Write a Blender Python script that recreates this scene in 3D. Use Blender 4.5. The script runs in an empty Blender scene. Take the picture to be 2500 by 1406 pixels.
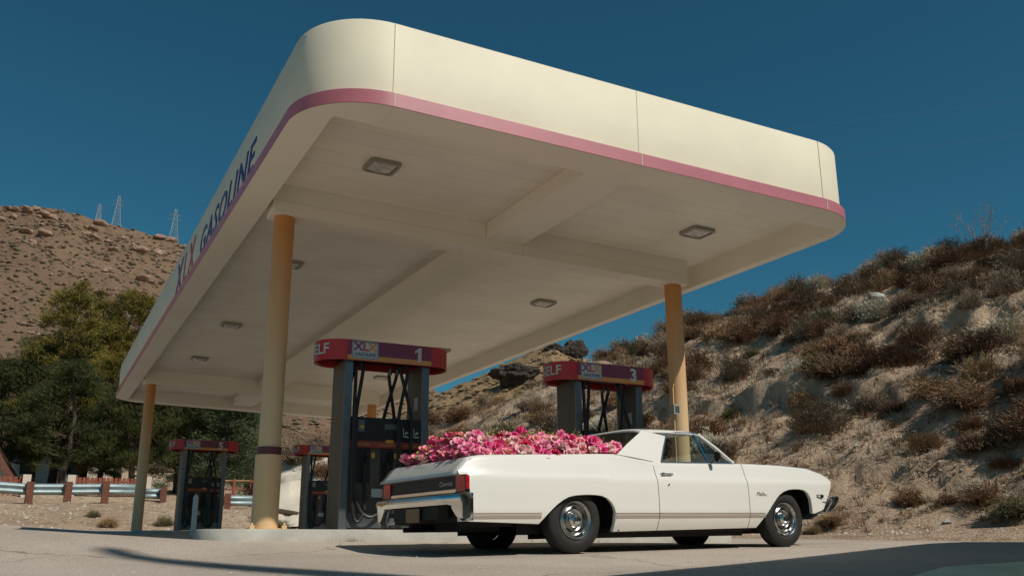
import bpy, math, random
from math import radians as R, sin, cos, pi, sqrt, exp, tanh
from mathutils import Vector, Matrix, noise
random.seed(7)
S = bpy.context.scene
COL = S.collection
# ------------------------------------------------------------------ camera
cam_d = bpy.data.cameras.new("camera"); cam = bpy.data.objects.new("camera", cam_d); COL.objects.link(cam)
YAW, PIT, ROL = 0.46885, 0.27217, -0.00349
F_ = Vector((sin(YAW)*cos(PIT), cos(YAW)*cos(PIT), sin(PIT)))
r0 = Vector((cos(YAW), -sin(YAW), 0)); u0 = r0.cross(F_)
RT = r0*cos(ROL)+u0*sin(ROL); UP = -r0*sin(ROL)+u0*cos(ROL)
M = Matrix((RT, UP, -F_)).transposed().to_4x4()
M.translation = (-2.681, -12.255, -0.052)
cam.matrix_world = M
cam_d.sensor_width = 36; cam_d.lens = 36*2271.1/2500
cam_d.clip_start = 0.05; cam_d.clip_end = 3000
S.camera = cam
# ------------------------------------------------------------------ light
SUN_AZ, SUN_EL = R(27), R(45)          # azimuth from -Y towards +X
sd = Vector((sin(SUN_AZ)*cos(SUN_EL), -cos(SUN_AZ)*cos(SUN_EL), sin(SUN_EL)))
w = bpy.data.worlds.new("World"); S.world = w; w.use_nodes = True
nt = w.node_tree; bg = nt.nodes["Background"]
sky = nt.nodes.new("ShaderNodeTexSky"); sky.sky_type = 'NISHITA'; sky.sun_disc = False
sky.sun_elevation = SUN_EL; sky.sun_rotation = math.atan2(sd.x, sd.y)
sky.altitude = 900; sky.air_density = 1.0; sky.dust_density = 0.7; sky.ozone_density = 1.6
tint = nt.nodes.new("ShaderNodeMixRGB"); tint.blend_type = 'MULTIPLY'; tint.inputs[0].default_value = 1
tint.inputs[2].default_value = (0.27, 0.80, 0.82, 1)
nt.links.new(sky.outputs[0], tint.inputs[1]); nt.links.new(tint.outputs[0], bg.inputs[0])
bg.inputs[1].default_value = 0.060
sl = bpy.data.lights.new("sun", 'SUN'); so = bpy.data.objects.new("sun", sl); COL.objects.link(so)
sl.energy = 3.45; sl.angle = R(0.53); sl.color = (1.0, 0.925, 0.82)
so.rotation_euler = sd.to_track_quat('Z', 'Y').to_euler()
S.view_settings.view_transform = 'Standard'; S.view_settings.look = 'None'
S.view_settings.exposure = 0.0; S.view_settings.gamma = 1
try:
    S.cycles.max_bounces = 6; S.cycles.diffuse_bounces = 4; S.cycles.use_denoising = True
except Exception: pass

# ------------------------------------------------------------------ materials
MATS = {}
def mat(name, col, rough=.6, metal=0, var=0, vscale=6, col2=None, bump=0, bscale=40, spec=.5, coat=0, detail=4, trans=0, alpha=1):
    if name in MATS: return MATS[name]
    m = bpy.data.materials.new(name); m.use_nodes = True; t = m.node_tree; b = t.nodes["Principled BSDF"]
    b.inputs["Base Color"].default_value = (*col, 1); b.inputs["Roughness"].default_value = rough
    b.inputs["Metallic"].default_value = metal; b.inputs["Specular IOR Level"].default_value = spec
    b.inputs["Coat Weight"].default_value = coat; b.inputs["Transmission Weight"].default_value = trans
    b.inputs["Alpha"].default_value = alpha
    tc = t.nodes.new("ShaderNodeTexCoord")
    if var or col2:
        n = t.nodes.new("ShaderNodeTexNoise"); n.inputs["Scale"].default_value = vscale; n.inputs["Detail"].default_value = detail
        n.inputs["Roughness"].default_value = .6
        t.links.new(tc.outputs["Object"], n.inputs["Vector"])
        mx = t.nodes.new("ShaderNodeMixRGB")
        c2 = col2 or tuple(c*(1-var) for c in col); c1 = col if col2 else tuple(min(1, c*(1+var*.6)) for c in col)
        mx.inputs[1].default_value = (*c1, 1); mx.inputs[2].default_value = (*c2, 1)
        rp = t.nodes.new("ShaderNodeValToRGB"); rp.color_ramp.elements[0].position = .35; rp.color_ramp.elements[1].position = .68
        t.links.new(n.outputs["Fac"], rp.inputs[0]); t.links.new(rp.outputs[0], mx.inputs[0])
        t.links.new(mx.outputs[0], b.inputs["Base Color"])
    if bump:
        n2 = t.nodes.new("ShaderNodeTexNoise"); n2.inputs["Scale"].default_value = bscale; n2.inputs["Detail"].default_value = 6
        t.links.new(tc.outputs["Object"], n2.inputs["Vector"])
        bp = t.nodes.new("ShaderNodeBump"); bp.inputs["Strength"].default_value = bump; bp.inputs["Distance"].default_value = .02
        t.links.new(n2.outputs["Fac"], bp.inputs["Height"]); t.links.new(bp.outputs[0], b.inputs["Normal"])
    MATS[name] = m; return m
white_paint = mat("white_canopy_paint", (.78, .715, .55), .55, var=.05, vscale=1.2, bump=.12, bscale=1.2, spec=.3)
soffit_paint = mat("soffit_paint", (.83, .77, .65), .6, var=.04, vscale=.7)
band_paint = mat("faded_red_band", (.52, .16, .19), .38, var=.12, vscale=1.5, spec=.8)
seam_dark = mat("seam_dark", (.70, .63, .49), .8)
letter_blue = mat("letter_blue", (.035, .06, .22), .5)
letter_violet = mat("letter_violet", (.22, .06, .22), .5)
letter_red = mat("letter_red", (.50, .10, .12), .5)
col_paint = mat("column_ochre", (.74, .50, .27), .42, var=.06, vscale=1.5, bump=.04, bscale=6)
def bounce_paint():
    """column paint: warm bounce and shade at the top painted in as deeper ochre, buff below"""
    m = mat("column_bounce", (.74, .50, .27), .42, var=.05, vscale=1.5, bump=.04, bscale=6); t = m.node_tree; b = t.nodes["Principled BSDF"]
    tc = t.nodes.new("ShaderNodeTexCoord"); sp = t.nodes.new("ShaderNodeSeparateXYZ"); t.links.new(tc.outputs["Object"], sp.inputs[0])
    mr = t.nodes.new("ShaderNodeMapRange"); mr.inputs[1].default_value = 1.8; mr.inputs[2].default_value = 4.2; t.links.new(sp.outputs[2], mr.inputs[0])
    x = t.nodes.new("ShaderNodeMixRGB"); x.inputs[1].default_value = (.68, .50, .29, 1); x.inputs[2].default_value = (.60, .25, .06, 1); t.links.new(mr.outputs[0], x.inputs[0])  # orange towards the top paints in warm bounced light and shade
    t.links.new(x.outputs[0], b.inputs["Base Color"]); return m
col_bounce = bounce_paint()
col_band = mat("column_band", (.12, .03, .04), .5)
steel = mat("brushed_steel", (.19, .22, .235), .36, metal=.85, var=.15, vscale=5)
steel_tan = mat("pump_side_steel", (.135, .108, .078), .5, metal=.4, var=.15, vscale=3)
pump_black = mat("pump_black", (.018, .018, .020), .42, var=.3, vscale=9)
pump_grey = mat("pump_grey_panel", (.085, .078, .066), .45, var=.15, vscale=6)
rubber = mat("hose_rubber", (.012, .012, .012), .5)
sign_red = mat("sign_red", (.50, .035, .04), .35, var=.06, vscale=3)
sign_purple = mat("sign_purple", (.16, .045, .10), .4, col2=(.24, .04, .07), vscale=1.2)
sign_orange = mat("sign_orange", (.62, .30, .10), .4)
sign_white = mat("sign_white", (.50, .56, .55), .45)
lbl_yellow = mat("label_yellow", (.70, .36, .04), .5)
lbl_red = mat("label_red", (.30, .05, .04), .5)
lcd = mat("display_glass", (.10, .13, .12), .15)
concrete = mat("island_concrete", (.42, .41, .37), .8, var=.18, vscale=3, bump=.25, bscale=30)
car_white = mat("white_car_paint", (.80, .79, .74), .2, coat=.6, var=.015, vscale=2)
chrome = mat("chrome", (.72, .72, .70), .10, metal=1, var=.1, vscale=4)
chrome_dull = mat("rim_steel", (.45, .46, .46), .24, metal=1, var=.25, vscale=18)
black_trim = mat("black_trim", (.012, .012, .012), .35)
under = mat("underbody", (.012, .012, .012), .8)
tire_m = mat("tyre_rubber", (.016, .015, .014), .75, var=.3, vscale=14, bump=.2, bscale=60)
tail_red = mat("taillight_red", (.45, .01, .015), .15, var=.35, vscale=30, spec=.8)
def thin_glass(name, tr, k):
    m = bpy.data.materials.new(name); m.use_nodes = True; t = m.node_tree; t.nodes.remove(t.nodes["Principled BSDF"])
    a = t.nodes.new("ShaderNodeBsdfTransparent"); a.inputs[0].default_value = (*tr, 1); b = t.nodes.new("ShaderNodeBsdfGlossy"); b.inputs["Roughness"].default_value = .03
    lw = t.nodes.new("ShaderNodeLayerWeight"); lw.inputs[0].default_value = .25; fr = t.nodes.new("ShaderNodeMath"); fr.operation = 'MULTIPLY_ADD'; t.links.new(lw.outputs["Facing"], fr.inputs[0]); fr.inputs[1].default_value = k; fr.inputs[2].default_value = .03; x = t.nodes.new("ShaderNodeMixShader")
    t.links.new(fr.outputs[0], x.inputs[0]); t.links.new(a.outputs[0], x.inputs[1]); t.links.new(b.outputs[0], x.inputs[2]); t.links.new(x.outputs[0], t.nodes["Material Output"].inputs[0]); return m
glass_m = thin_glass("car_glass", (.66, .74, .71), .35)
dark_glass = thin_glass("dark_glass", (.12, .16, .14), .25)
vinyl = mat("interior_vinyl", (.03, .028, .026), .6)
trimgold = mat("trim_strip", (.46, .36, .30), .35)
trimsilver = mat("trim_silver", (.62, .60, .58), .3, metal=.3)
green_kerb = mat("pale_green_paint", (.82, .74, .50), .8, var=.12, vscale=5, bump=.2, bscale=20, spec=.05)
galv = mat("galvanised_rail", (.33, .42, .44), .5, metal=.35, var=.15, vscale=4)
post_wood = mat("rail_post_wood", (.15, .055, .03), .8, var=.3, vscale=6)
fence_red = mat("fence_red_wood", (.28, .08, .045), .8, var=.25, vscale=4)
wood_tan = mat("fence_tan_wood", (.45, .26, .12), .8, var=.25, vscale=4)
bark = mat("bark", (.09, .065, .045), .9, var=.3, vscale=8, bump=.5, bscale=20)
rock_m = mat("boulder_rock", (.31, .205, .145), .9, var=.35, vscale=.6, bump=.6, bscale=2)
pale_rock = mat("pale_rock", (.55, .52, .45), .9, var=.2, vscale=4)
dark_rock = mat("dark_rock", (.065, .05, .042), .95, var=.5, vscale=.12, bump=1, bscale=.8)
tower_m = mat("tower_steel", (.40, .42, .38), .5, metal=.2)
stucco = mat("house_stucco", (.62, .55, .45), .85, var=.08, vscale=2)
roof_m = mat("roof_brown", (.16, .07, .045), .85, var=.25, vscale=5)
box_grey = mat("box_grey", (.40, .40, .37), .5, metal=.3)
lens_m = mat("lamp_lens", (.50, .50, .46), .12, var=.3, vscale=12, spec=.8)
frame_m = mat("lamp_frame", (.30, .28, .22), .45)

# ------------------------------------------------------------------ mesh tools
class MB:
    def __init__(s): s.v = []; s.f = []; s.mi = []
    def add(s, vs, fs, mi=0):
        o = len(s.v); s.v += [tuple(v) for v in vs]; s.f += [tuple(i+o for i in f) for f in fs]; s.mi += [mi]*len(fs)
    def box(s, x0, x1, y0, y1, z0, z1, fn=None, mi=0):
        vs = [(x, y, z) for z in (z0, z1) for y in (y0, y1) for x in (x0, x1)]
        if fn: vs = [fn(*v) for v in vs]
        s.add(vs, [(0,2,3,1),(4,5,7,6),(0,1,5,4),(2,6,7,3),(0,4,6,2),(1,3,7,5)], mi)
    def grid(s, P, flip=False, mi=0, closeu=False):
        n = len(P); m = len(P[0]); vs = [p for row in P for p in row]; fs = []
        for i in range(n if closeu else n-1):
            k = (i+1) % n
            for j in range(m-1):
                q = (i*m+j, k*m+j, k*m+j+1, i*m+j+1); fs.append(q[::-1] if flip else q)
        s.add(vs, fs, mi)
    def prism(s, poly, a, b, fn, mi=0, caps=True):
        """poly of 2-tuples extruded from a to b; fn(p,q,t)->xyz"""
        n = len(poly); vs = [fn(p, q, a) for p, q in poly]+[fn(p, q, b) for p, q in poly]
        fs = [(i, (i+1) % n, n+(i+1) % n, n+i) for i in range(n)]
        if caps: fs += [tuple(range(n))[::-1], tuple(range(n, 2*n))]
        s.add(vs, fs, mi)
    def tube(s, pts, r, n=8, caps=True, mi=0, r2=None):
        pts = [Vector(p) for p in pts]; rings = []; N = len(pts)
        up = Vector((0, 0, 1))
        for i, p in enumerate(pts):
            d = (pts[min(i+1, N-1)]-pts[max(i-1, 0)])
            if d.length < 1e-9: d = Vector((0, 0, 1))
            d.normalize()
            a = d.cross(up if abs(d.z) < .95 else Vector((1, 0, 0))).normalized(); b = a.cross(d)
            rr = r if r2 is None else r+(r2-r)*i/(N-1)
            rings.append([p+a*rr*cos(2*pi*k/n)+b*rr*sin(2*pi*k/n) for k in range(n)])
        vs = [v for q in rings for v in q]; fs = []
        for i in range(N-1):
            for k in range(n):
                fs.append((i*n+k, i*n+(k+1) % n, (i+1)*n+(k+1) % n, (i+1)*n+k))
        if caps: fs += [tuple(range(n))[::-1], tuple((N-1)*n+k for k in range(n))]
        s.add(vs, fs, mi)
    def lathe(s, prof, ax='y', n=40, c=(0, 0, 0), mi=0, close=False):
        """prof list of (axial, radius)"""
        vs = []; fs = []; m = len(prof)
        for k in range(n):
            t = 2*pi*k/n
            for a, r in prof:
                if ax == 'y': vs.append((c[0]+r*cos(t), c[1]+a, c[2]+r*sin(t)))
                else: vs.append((c[0]+r*cos(t), c[1]+r*sin(t), c[2]+a))
        for k in range(n):
            q = (k+1) % n
            for j in range(m-1 if not close else m):
                j2 = (j+1) % m
                fs.append((k*m+j, q*m+j, q*m+j2, k*m+j2))
        s.add(vs, fs, mi)
    def build(s, name, mats, parent=None, smooth=False, sharp=35):
        me = bpy.data.meshes.new(name); me.from_pydata(s.v, [], s.f); 
        if not isinstance(mats, (list, tuple)): mats = [mats]
        for m in mats: me.materials.append(m)
        if len(mats) > 1: me.polygons.foreach_set("material_index", s.mi)
        if smooth:
            me.polygons.foreach_set("use_smooth", [True]*len(me.polygons))
            try: me.set_sharp_from_angle(angle=R(sharp))
            except Exception: pass
        me.update()
        o = bpy.data.objects.new(name, me); COL.objects.link(o)
        if parent: o.parent = parent
        return o
def fix_normals(o):
    import bmesh
    bm = bmesh.new(); bm.from_mesh(o.data); bmesh.ops.remove_doubles(bm, verts=bm.verts, dist=1e-5)
    bmesh.ops.recalc_face_normals(bm, faces=bm.faces); bm.to_mesh(o.data); bm.free()
def tag(o, label=None, cat=None, group=None, kind=None):
    if label: o["label"] = label
    if cat: o["category"] = cat
    if group: o["group"] = group
    if kind: o["kind"] = kind
    return o
def thing(name, label, cat, loc=(0, 0, 0), rz=0, group=None):
    o = bpy.data.objects.new(name, None); COL.objects.link(o); o.location = loc; o.rotation_euler = (0, 0, rz)
    o.empty_display_size = .2
    return tag(o, label, cat, group)
def copy_tree(o, parent=None):
    c = o.copy(); COL.objects.link(c)
    if parent: c.parent = parent
    for ch in [k for k in bpy.data.objects if k.parent == o]: copy_tree(ch, c)
    return c
def text_mesh(txt, size, depth=.004, shear=0, sx=1, bold=0, align='CENTER', space=1.0):
    cu = bpy.data.curves.new("txt", 'FONT'); cu.body = txt; cu.size = size; cu.extrude = depth/2; cu.shear = shear
    cu.align_x = align; cu.align_y = 'CENTER'; cu.offset = bold; cu.resolution_u = 3; cu.space_character = space
    o = bpy.data.objects.new("txt", cu); COL.objects.link(o)
    dg = bpy.context.evaluated_depsgraph_get(); dg.update()
    me = bpy.data.meshes.new_from_object(o.evaluated_get(dg)); bpy.data.objects.remove(o)
    for v in me.vertices: v.co.x *= sx
    return me
def put_text(name, txt, size, m, fn, parent, **k):
    me = text_mesh(txt, size, **k)
    for v in me.vertices: v.co = Vector(fn(v.co.x, v.co.y, v.co.z))
    me.materials.clear(); me.materials.append(m)
    o = bpy.data.objects.new(name, me); COL.objects.link(o)
    if parent: o.parent = parent
    return o
def interp(t, x):
    if x <= t[0][0]: return t[0][1]
    for (a, b), (c, d) in zip(t, t[1:]):
        if x <= c: return b+(d-b)*(x-a)/(c-a)
    return t[-1][1]
def sstep(a, b, x):
    t = min(1, max(0, (x-a)/(b-a))); return t*t*(3-2*t)
def fbm(x, y, z=0, o=4): return noise.fractal((x, y, z), .8, 2.1, o)

# ------------------------------------------------------------------ ground heights
GY = [(-80, -1.3), (-12, -.33), (-6.6, -.235), (-3.7, -.118), (-2.2, -.07), (-.6, .035), (1, .06), (3, .09), (16, .345), (20, .43), (26, .62), (30, .70), (60, 1.1)]
def lot(x, y):
    g = interp(GY, y)
    wx = sstep(-9, -3.6, y)*(1-sstep(-2.6, -.8, y))
    g += .0168*(max(-3, min(8, x))-2.4)*wx
    g += .058*min(3.5, max(0, -.6-x))*sstep(-4, -.2, y)
    g -= .004*max(0, min(8, x)-1)*sstep(-2, 0, y)*(1-sstep(4, 12, y))
    return g
# silhouette tables: azimuth (deg from +Y towards +X) -> tangent of elevation seen from the camera position
CX, CY, CZ = -2.681, -12.255, -.052
NEAR = [(-40, .03), (0, .035), (8, .045), (10.3, .056), (12, .070), (13.4, .093), (15.7, .1046), (20.6, .1295), (24.3, .145), (28.1, .166), (31.5, .195), (35.8, .216), (38.4, .231), (40.9, .238), (42.9, .250), (45.8, .263), (48.2, .272), (51.4, .281), (53.9, .281), (55.5, .278), (57, .282), (61, .292), (75, .315), (110, .28), (140, .15)]
def RB(az): return interp([(10, 38.5), (19, 38.5), (26, 33), (38, 29), (44, 27.5), (60, 25.5), (90, 22)], az)
def RC(az): return interp([(10, 52), (13.4, 58), (20, 62), (30, 62), (45, 56), (57, 50), (90, 44)], az)
def right_w(az): return sstep(11.0, 13.2, az)
def terrain(az, r):
    """height of the natural ground at azimuth az (deg), distance r from the camera"""
    x = CX+r*sin(R(az)); y = CY+r*cos(R(az))
    base = lot(x, y)
    # left side: embankment, guard rail shelf, then gentle rise
    zl = interp([(36, .55), (38.5, .70), (40.5, 1.15), (46.5, 1.95), (49, 2.08), (52, 2.5), (60, 3.3), (75, 4.2), (100, 6), (140, 10), (500, 40)], r)*(1-.10*sstep(7, 10, az))+CZ
    if r <= 38.5: zl = base-.10+(zl-base+.10)*sstep(35.5, 38.5, r)
    rb = RB(az)
    zb = CZ + rb*interp([(10, .016), (40.5, .0138), (44, .0115), (51, .0152), (55, .018), (90, .03)], az)
    rc = RC(az)
    te = interp(NEAR, az); zc = CZ+rc*te
    if r < rb: zr = base-.12+ (.12*sstep(rb-2.5, rb, r)) if r < rb else 0
    if r < rb:
        zr = base-.12+(zb-base+.12)*sstep(rb-3, rb, r)
    elif r < rc:
        t = (r-rb)/(rc-rb); zr = zb+(zc-zb)*(t+.10*sin(pi*t))
        e = (zr-CZ)/r
        # benches cut across the slope
        for a0, a1, bl, amp in ((35.5, 49.5, .148, .42), (50, 60, .196+.0024*(az-50), .55), (46, 52, .075, .22)):
            wv = sstep(a0-1, a0+.6, az)*(1-sstep(a1-.6, a1+1, az)); d = e-bl-.0015*sin(az*3)
            zr += amp*wv*tanh(d/.0018)*exp(-(d/.022)**2)
        am = sstep(0, .08, t)
        rid = 1-abs(noise.noise((x*.33+y*.15, y*.12, 3.3)))*2
        zr += am*(.55*fbm(x*.13, y*.13, 1, 5)+.22*(rid**2-.5)+.20*fbm(x*.7, y*.7, 5, 6)-.22*max(0, noise.noise((x*1.3, y*1.3, 8))-.25))*(1-.35*sstep(.8, 1, t))
    else:
        zr = zc-(r-rc)*.16+.35*fbm(x*.13, y*.13, 1, 5)*exp(-(r-rc)/6)
        zr = max(zr, -6)
        zr = zr if r < 500 else 6
    wv = right_w(az)
    if wv < 1 and r > 45: 
        zl = zl
    z = zl*(1-wv)+zr*wv
    if r > 38: z += (1-wv)*.10*fbm(x*.5, y*.5, 2, 4)*sstep(38, 41, r)
    return x, y, z
def az_grid():
    a = []; t = -180
    while t < 180:
        a.append(t); t += .115 if -6 <= t < 60 else (.6 if -12 <= t < 80 else 4)
    return a+[180]
AZ = az_grid()
RR = [.5, 4, 10, 16, 20, 22, 23]+[24+.22*i for i in range(int(44/.22))]+[69, 72, 76, 82, 90, 100, 115, 140, 180, 240, 330, 450, 700, 1100, 1800]
P = []
for az in AZ:
    az_ = az
    row = []
    for r in RR:
        if az < -40 or az > 130:
            x = CX+r*sin(R(az)); y = CY+r*cos(R(az)); row.append((x, y, lot(x, y)-.12 if r < 100 else -1.5))
        else: row.append(terrain(az, r))
    P.append(row)
g = MB(); g.grid(P, flip=True)
def soil_material(name, c1, c2, c3, sc=1, dots=None):
    m = bpy.data.materials.new(name); m.use_nodes = True; t = m.node_tree; b = t.nodes["Principled BSDF"]; L = t.links.new
    b.inputs["Roughness"].default_value = .95; b.inputs["Specular IOR Level"].default_value = .15
    tc = t.nodes.new("ShaderNodeTexCoord")
    def nz(s, d=6, r=.6):
        n = t.nodes.new("ShaderNodeTexNoise"); n.inputs["Scale"].default_value = s; n.inputs["Detail"].default_value = d; n.inputs["Roughness"].default_value = r
        L(tc.outputs["Object"], n.inputs["Vector"]); return n
    def ramp(a, lo, hi):
        r = t.nodes.new("ShaderNodeValToRGB"); r.color_ramp.elements[0].position = lo; r.color_ramp.elements[1].position = hi; L(a, r.inputs[0]); return r.outputs[0]
    def mix(f, a, bb):
        x = t.nodes.new("ShaderNodeMixRGB"); L(f, x.inputs[0])
        for i, v in ((1, a), (2, bb)):
            if isinstance(v, tuple): x.inputs[i].default_value = (*v, 1)
            else: L(v, x.inputs[i])
        return x.outputs[0]
    a = mix(ramp(nz(.35*sc).outputs["Fac"], .38, .62), c1, c2)
    a = mix(ramp(nz(3*sc, 8).outputs["Fac"], .48, .72), a, c3)
    if dots:
        v = t.nodes.new("ShaderNodeTexVoronoi"); v.inputs["Scale"].default_value = dots[0]; L(tc.outputs["Object"], v.inputs["Vector"])
        a = mix(ramp(v.outputs["Distance"], dots[1], dots[1]*1.5), dots[2], a)
    L(a, b.inputs["Base Color"])
    h = nz(9*sc, 10, .65); bp = t.nodes.new("ShaderNodeBump"); bp.inputs["Strength"].default_value = 1.0; bp.inputs["Distance"].default_value = .16/sc
    L(h.outputs["Fac"], bp.inputs["Height"]); L(bp.outputs[0], b.inputs["Normal"])
    return m
soil = soil_material("dry_soil", (.64, .48, .34), (.50, .36, .25), (.30, .205, .135))
o = g.build("desert_ground", soil, smooth=True, sharp=60); tag(o, kind="structure")

# pavement lot
def lot_material():
    m = bpy.data.materials.new("worn_asphalt"); m.use_nodes = True; t = m.node_tree; b = t.nodes["Principled BSDF"]; L = t.links.new
    b.inputs["Roughness"].default_value = .9; b.inputs["Specular IOR Level"].default_value = .2
    tc = t.nodes.new("ShaderNodeTexCoord")
    n = t.nodes.new("ShaderNodeTexNoise"); n.inputs["Scale"].default_value = .5; n.inputs["Detail"].default_value = 8; L(tc.outputs["Object"], n.inputs["Vector"])
    r = t.nodes.new("ShaderNodeValToRGB"); r.color_ramp.elements[0].color = (.46, .395, .33, 1); r.color_ramp.elements[1].color = (.57, .495, .42, 1)
    r.color_ramp.elements[0].position = .35; r.color_ramp.elements[1].position = .65; L(n.outputs["Fac"], r.inputs[0])
    n2 = t.nodes.new("ShaderNodeTexNoise"); n2.inputs["Scale"].default_value = 60; n2.inputs["Detail"].default_value = 5; n2.inputs["Roughness"].default_value = .8; L(tc.outputs["Object"], n2.inputs["Vector"])
    r2 = t.nodes.new("ShaderNodeValToRGB"); r2.color_ramp.elements[0].color = (.5, .5, .5, 1); r2.color_ramp.elements[1].color = (1.2, 1.2, 1.2, 1)
    r2.color_ramp.elements[0].position = .35; r2.color_ramp.elements[1].position = .62; L(n2.outputs["Fac"], r2.inputs[0])
    x = t.nodes.new("ShaderNodeMixRGB"); x.blend_type = 'MULTIPLY'; x.inputs[0].default_value = 1; L(r.outputs[0], x.inputs[1]); L(r2.outputs[0], x.inputs[2])
    v = t.nodes.new("ShaderNodeTexVoronoi"); v.feature = 'DISTANCE_TO_EDGE'; v.inputs["Scale"].default_value = .22
    wn = t.nodes.new("ShaderNodeTexNoise"); wn.inputs["Scale"].default_value = 1.6; wn.inputs["Detail"].default_value = 6; L(tc.outputs["Object"], wn.inputs["Vector"])
    va = t.nodes.new("ShaderNodeMixRGB"); va.blend_type = 'ADD'; va.inputs[0].default_value = .8; L(tc.outputs["Object"], va.inputs[1]); L(wn.outputs["Color"], va.inputs[2]); L(va.outputs[0], v.inputs["Vector"])
    rc_ = t.nodes.new("ShaderNodeValToRGB"); rc_.color_ramp.elements[0].color = (.45, .42, .38, 1); rc_.color_ramp.elements[1].color = (1, 1, 1, 1); rc_.color_ramp.elements[0].position = .001; rc_.color_ramp.elements[1].position = .0045; L(v.outputs["Distance"], rc_.inputs[0])
    x2 = t.nodes.new("ShaderNodeMixRGB"); x2.blend_type = 'MULTIPLY'; x2.inputs[0].default_value = .8; L(x.outputs[0], x2.inputs[1]); L(rc_.outputs[0], x2.inputs[2])
    L(x2.outputs[0], b.inputs["Base Color"])
    bp = t.nodes.new("ShaderNodeBump"); bp.inputs["Strength"].default_value = .5; bp.inputs["Distance"].default_value = .008; L(n2.outputs["Fac"], bp.inputs["Height"]); L(bp.outputs[0], b.inputs["Normal"])
    return m
P = []
def rng(a, b, s):
    o = []; t = a
    while t < b-1e-9: o.append(t); t += s
    return o+[b]
XS = rng(-60, -6, 3)+rng(-5.5, 12, .5)+rng(14, 60, 2); YS = rng(-60, -10, 5)+rng(-9, 22, .4)+rng(23, 46, 1)
for x in XS: P.append([(x, y, lot(x, y)) for y in YS])
g = MB(); g.grid(P, flip=True); o = g.build("pavement", lot_material(), smooth=True); tag(o, kind="structure")

# ------------------------------------------------------------------ far hills
def hill(name, prof, rb, rc, back, zb_t, m, a0, a1, da, amp, nsc, nr=60):
    P = []
    a = a0
    while a <= a1:
        te = interp(prof, a); row = []
        for i in range(nr+12):
            t = i/nr
            r = rb+(rc-rb)*t
            e = zb_t+(te-zb_t)*(min(1, t)**.85)
            z = CZ+r*e if t <= 1 else CZ+rc*te-(r-rc)*back
            x = CX+r*sin(R(a)); y = CY+r*cos(R(a))
            f = sstep(0, .1, t)*(1 if t < .9 else .6)
            z += amp*f*fbm(x*nsc, y*nsc, 7, 6)
            row.append((x, y, z))
        P.append(row); a += da
    g = MB(); g.grid(P, flip=True); o = g.build(name, m, smooth=True, sharp=70); tag(o, kind="structure"); return o
LEFT = [(-30, .24), (-12.4, .287), (-7.4, .3226), (-3.6, .333), (-2.3, .336), (-.8, .335), (.7, .331), (1.9, .325), (3.7, .322), (6.5, .313), (10.2, .292), (15.3, .247), (20.5, .187), (26, .12), (32, .05)]
brown_hill = soil_material("brown_hillside", (.29, .19, .125), (.235, .155, .10), (.18, .12, .08), .12, dots=(.32, .16, (.09, .085, .05)))
hill("brown_hill", LEFT, 130, 320, .15, .03, brown_hill, -30, 32, .25, 5, .02, 90)
MID = [(12, .10), (16.9, .124), (20.5, .149), (24.3, .175), (26.9, .194), (28.1, .204), (29.3, .212), (30.4, .208), (31.4, .200), (32, .19), (34, .17), (38, .12)]
gold_hill = soil_material("golden_hillside", (.50, .34, .18), (.38, .25, .14), (.24, .17, .10), .25, dots=(.5, .2, (.12, .10, .06)))
hill("golden_hill", MID, 75, 175, .3, .06, gold_hill, 12, 38, .12, 2.2, .06, 70)

# ------------------------------------------------------------------ fuel canopy
SX, SY = -.02474, .00623
X0, X1, Y0, Y1, ZB, ZT = -.667, 7.208, -3.78, 20.26, 4.43, 5.455
def sl_(x, y, z): return (x, y, z+SX*x+SY*y)
def rrect(x0, x1, y0, y1, r, n=14):
    p = []
    for cx, cy, a in ((x0+r, y0+r, pi), (x1-r, y0+r, 1.5*pi), (x1-r, y1-r, 0), (x0+r, y1-r, .5*pi)):
        for i in range(n+1):
            t = a+.5*pi*i/n; p.append((cx+r*cos(t), cy+r*sin(t)))
    return p
can = thing("fuel_canopy", "cream painted filling station canopy with rounded corners, faded red lower band and ochre columns", "canopy")
def ring(poly, z0, z1, name, m, sharp=40):
    g = MB(); P = [[sl_(x, y, z0), sl_(x, y, z1)] for x, y in poly]; g.grid(P, closeu=True); o = g.build(name, m, can, smooth=True, sharp=sharp); return o
outer = rrect(X0+.06, X1-.06, Y0+.06, Y1-.06, .88)
# fascia with a returned top edge
g = MB(); inn = rrect(X0+.11, X1-.11, Y0+.11, Y1-.11, .83)
P = [[sl_(*a, 4.585), sl_(*a, ZT-.02), sl_(a[0]+(b[0]-a[0])*.3, a[1]+(b[1]-a[1])*.3, ZT), sl_(*b, ZT), sl_(*b, 5.0)] for a, b in zip(outer, inn)]
g.grid(P, closeu=True); fas = g.build("fascia", white_paint, can, smooth=True, sharp=50)
g = MB(); g.add([sl_(*q, 5.02) for q in inn], [tuple(range(len(inn)))]); g.build("roof_deck", soffit_paint, can)
bo = rrect(X0, X1, Y0, Y1, .94)
g = MB(); P = [[sl_(*b, 4.59), sl_(*a, 4.59), sl_(*a, ZB+.004), sl_(*c, ZB+.004)] for a, b, c in zip(bo, inn, outer)]
g.grid(P, closeu=True, flip=True); g.build("trim_band", band_paint, can, smooth=True, sharp=50)
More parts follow.
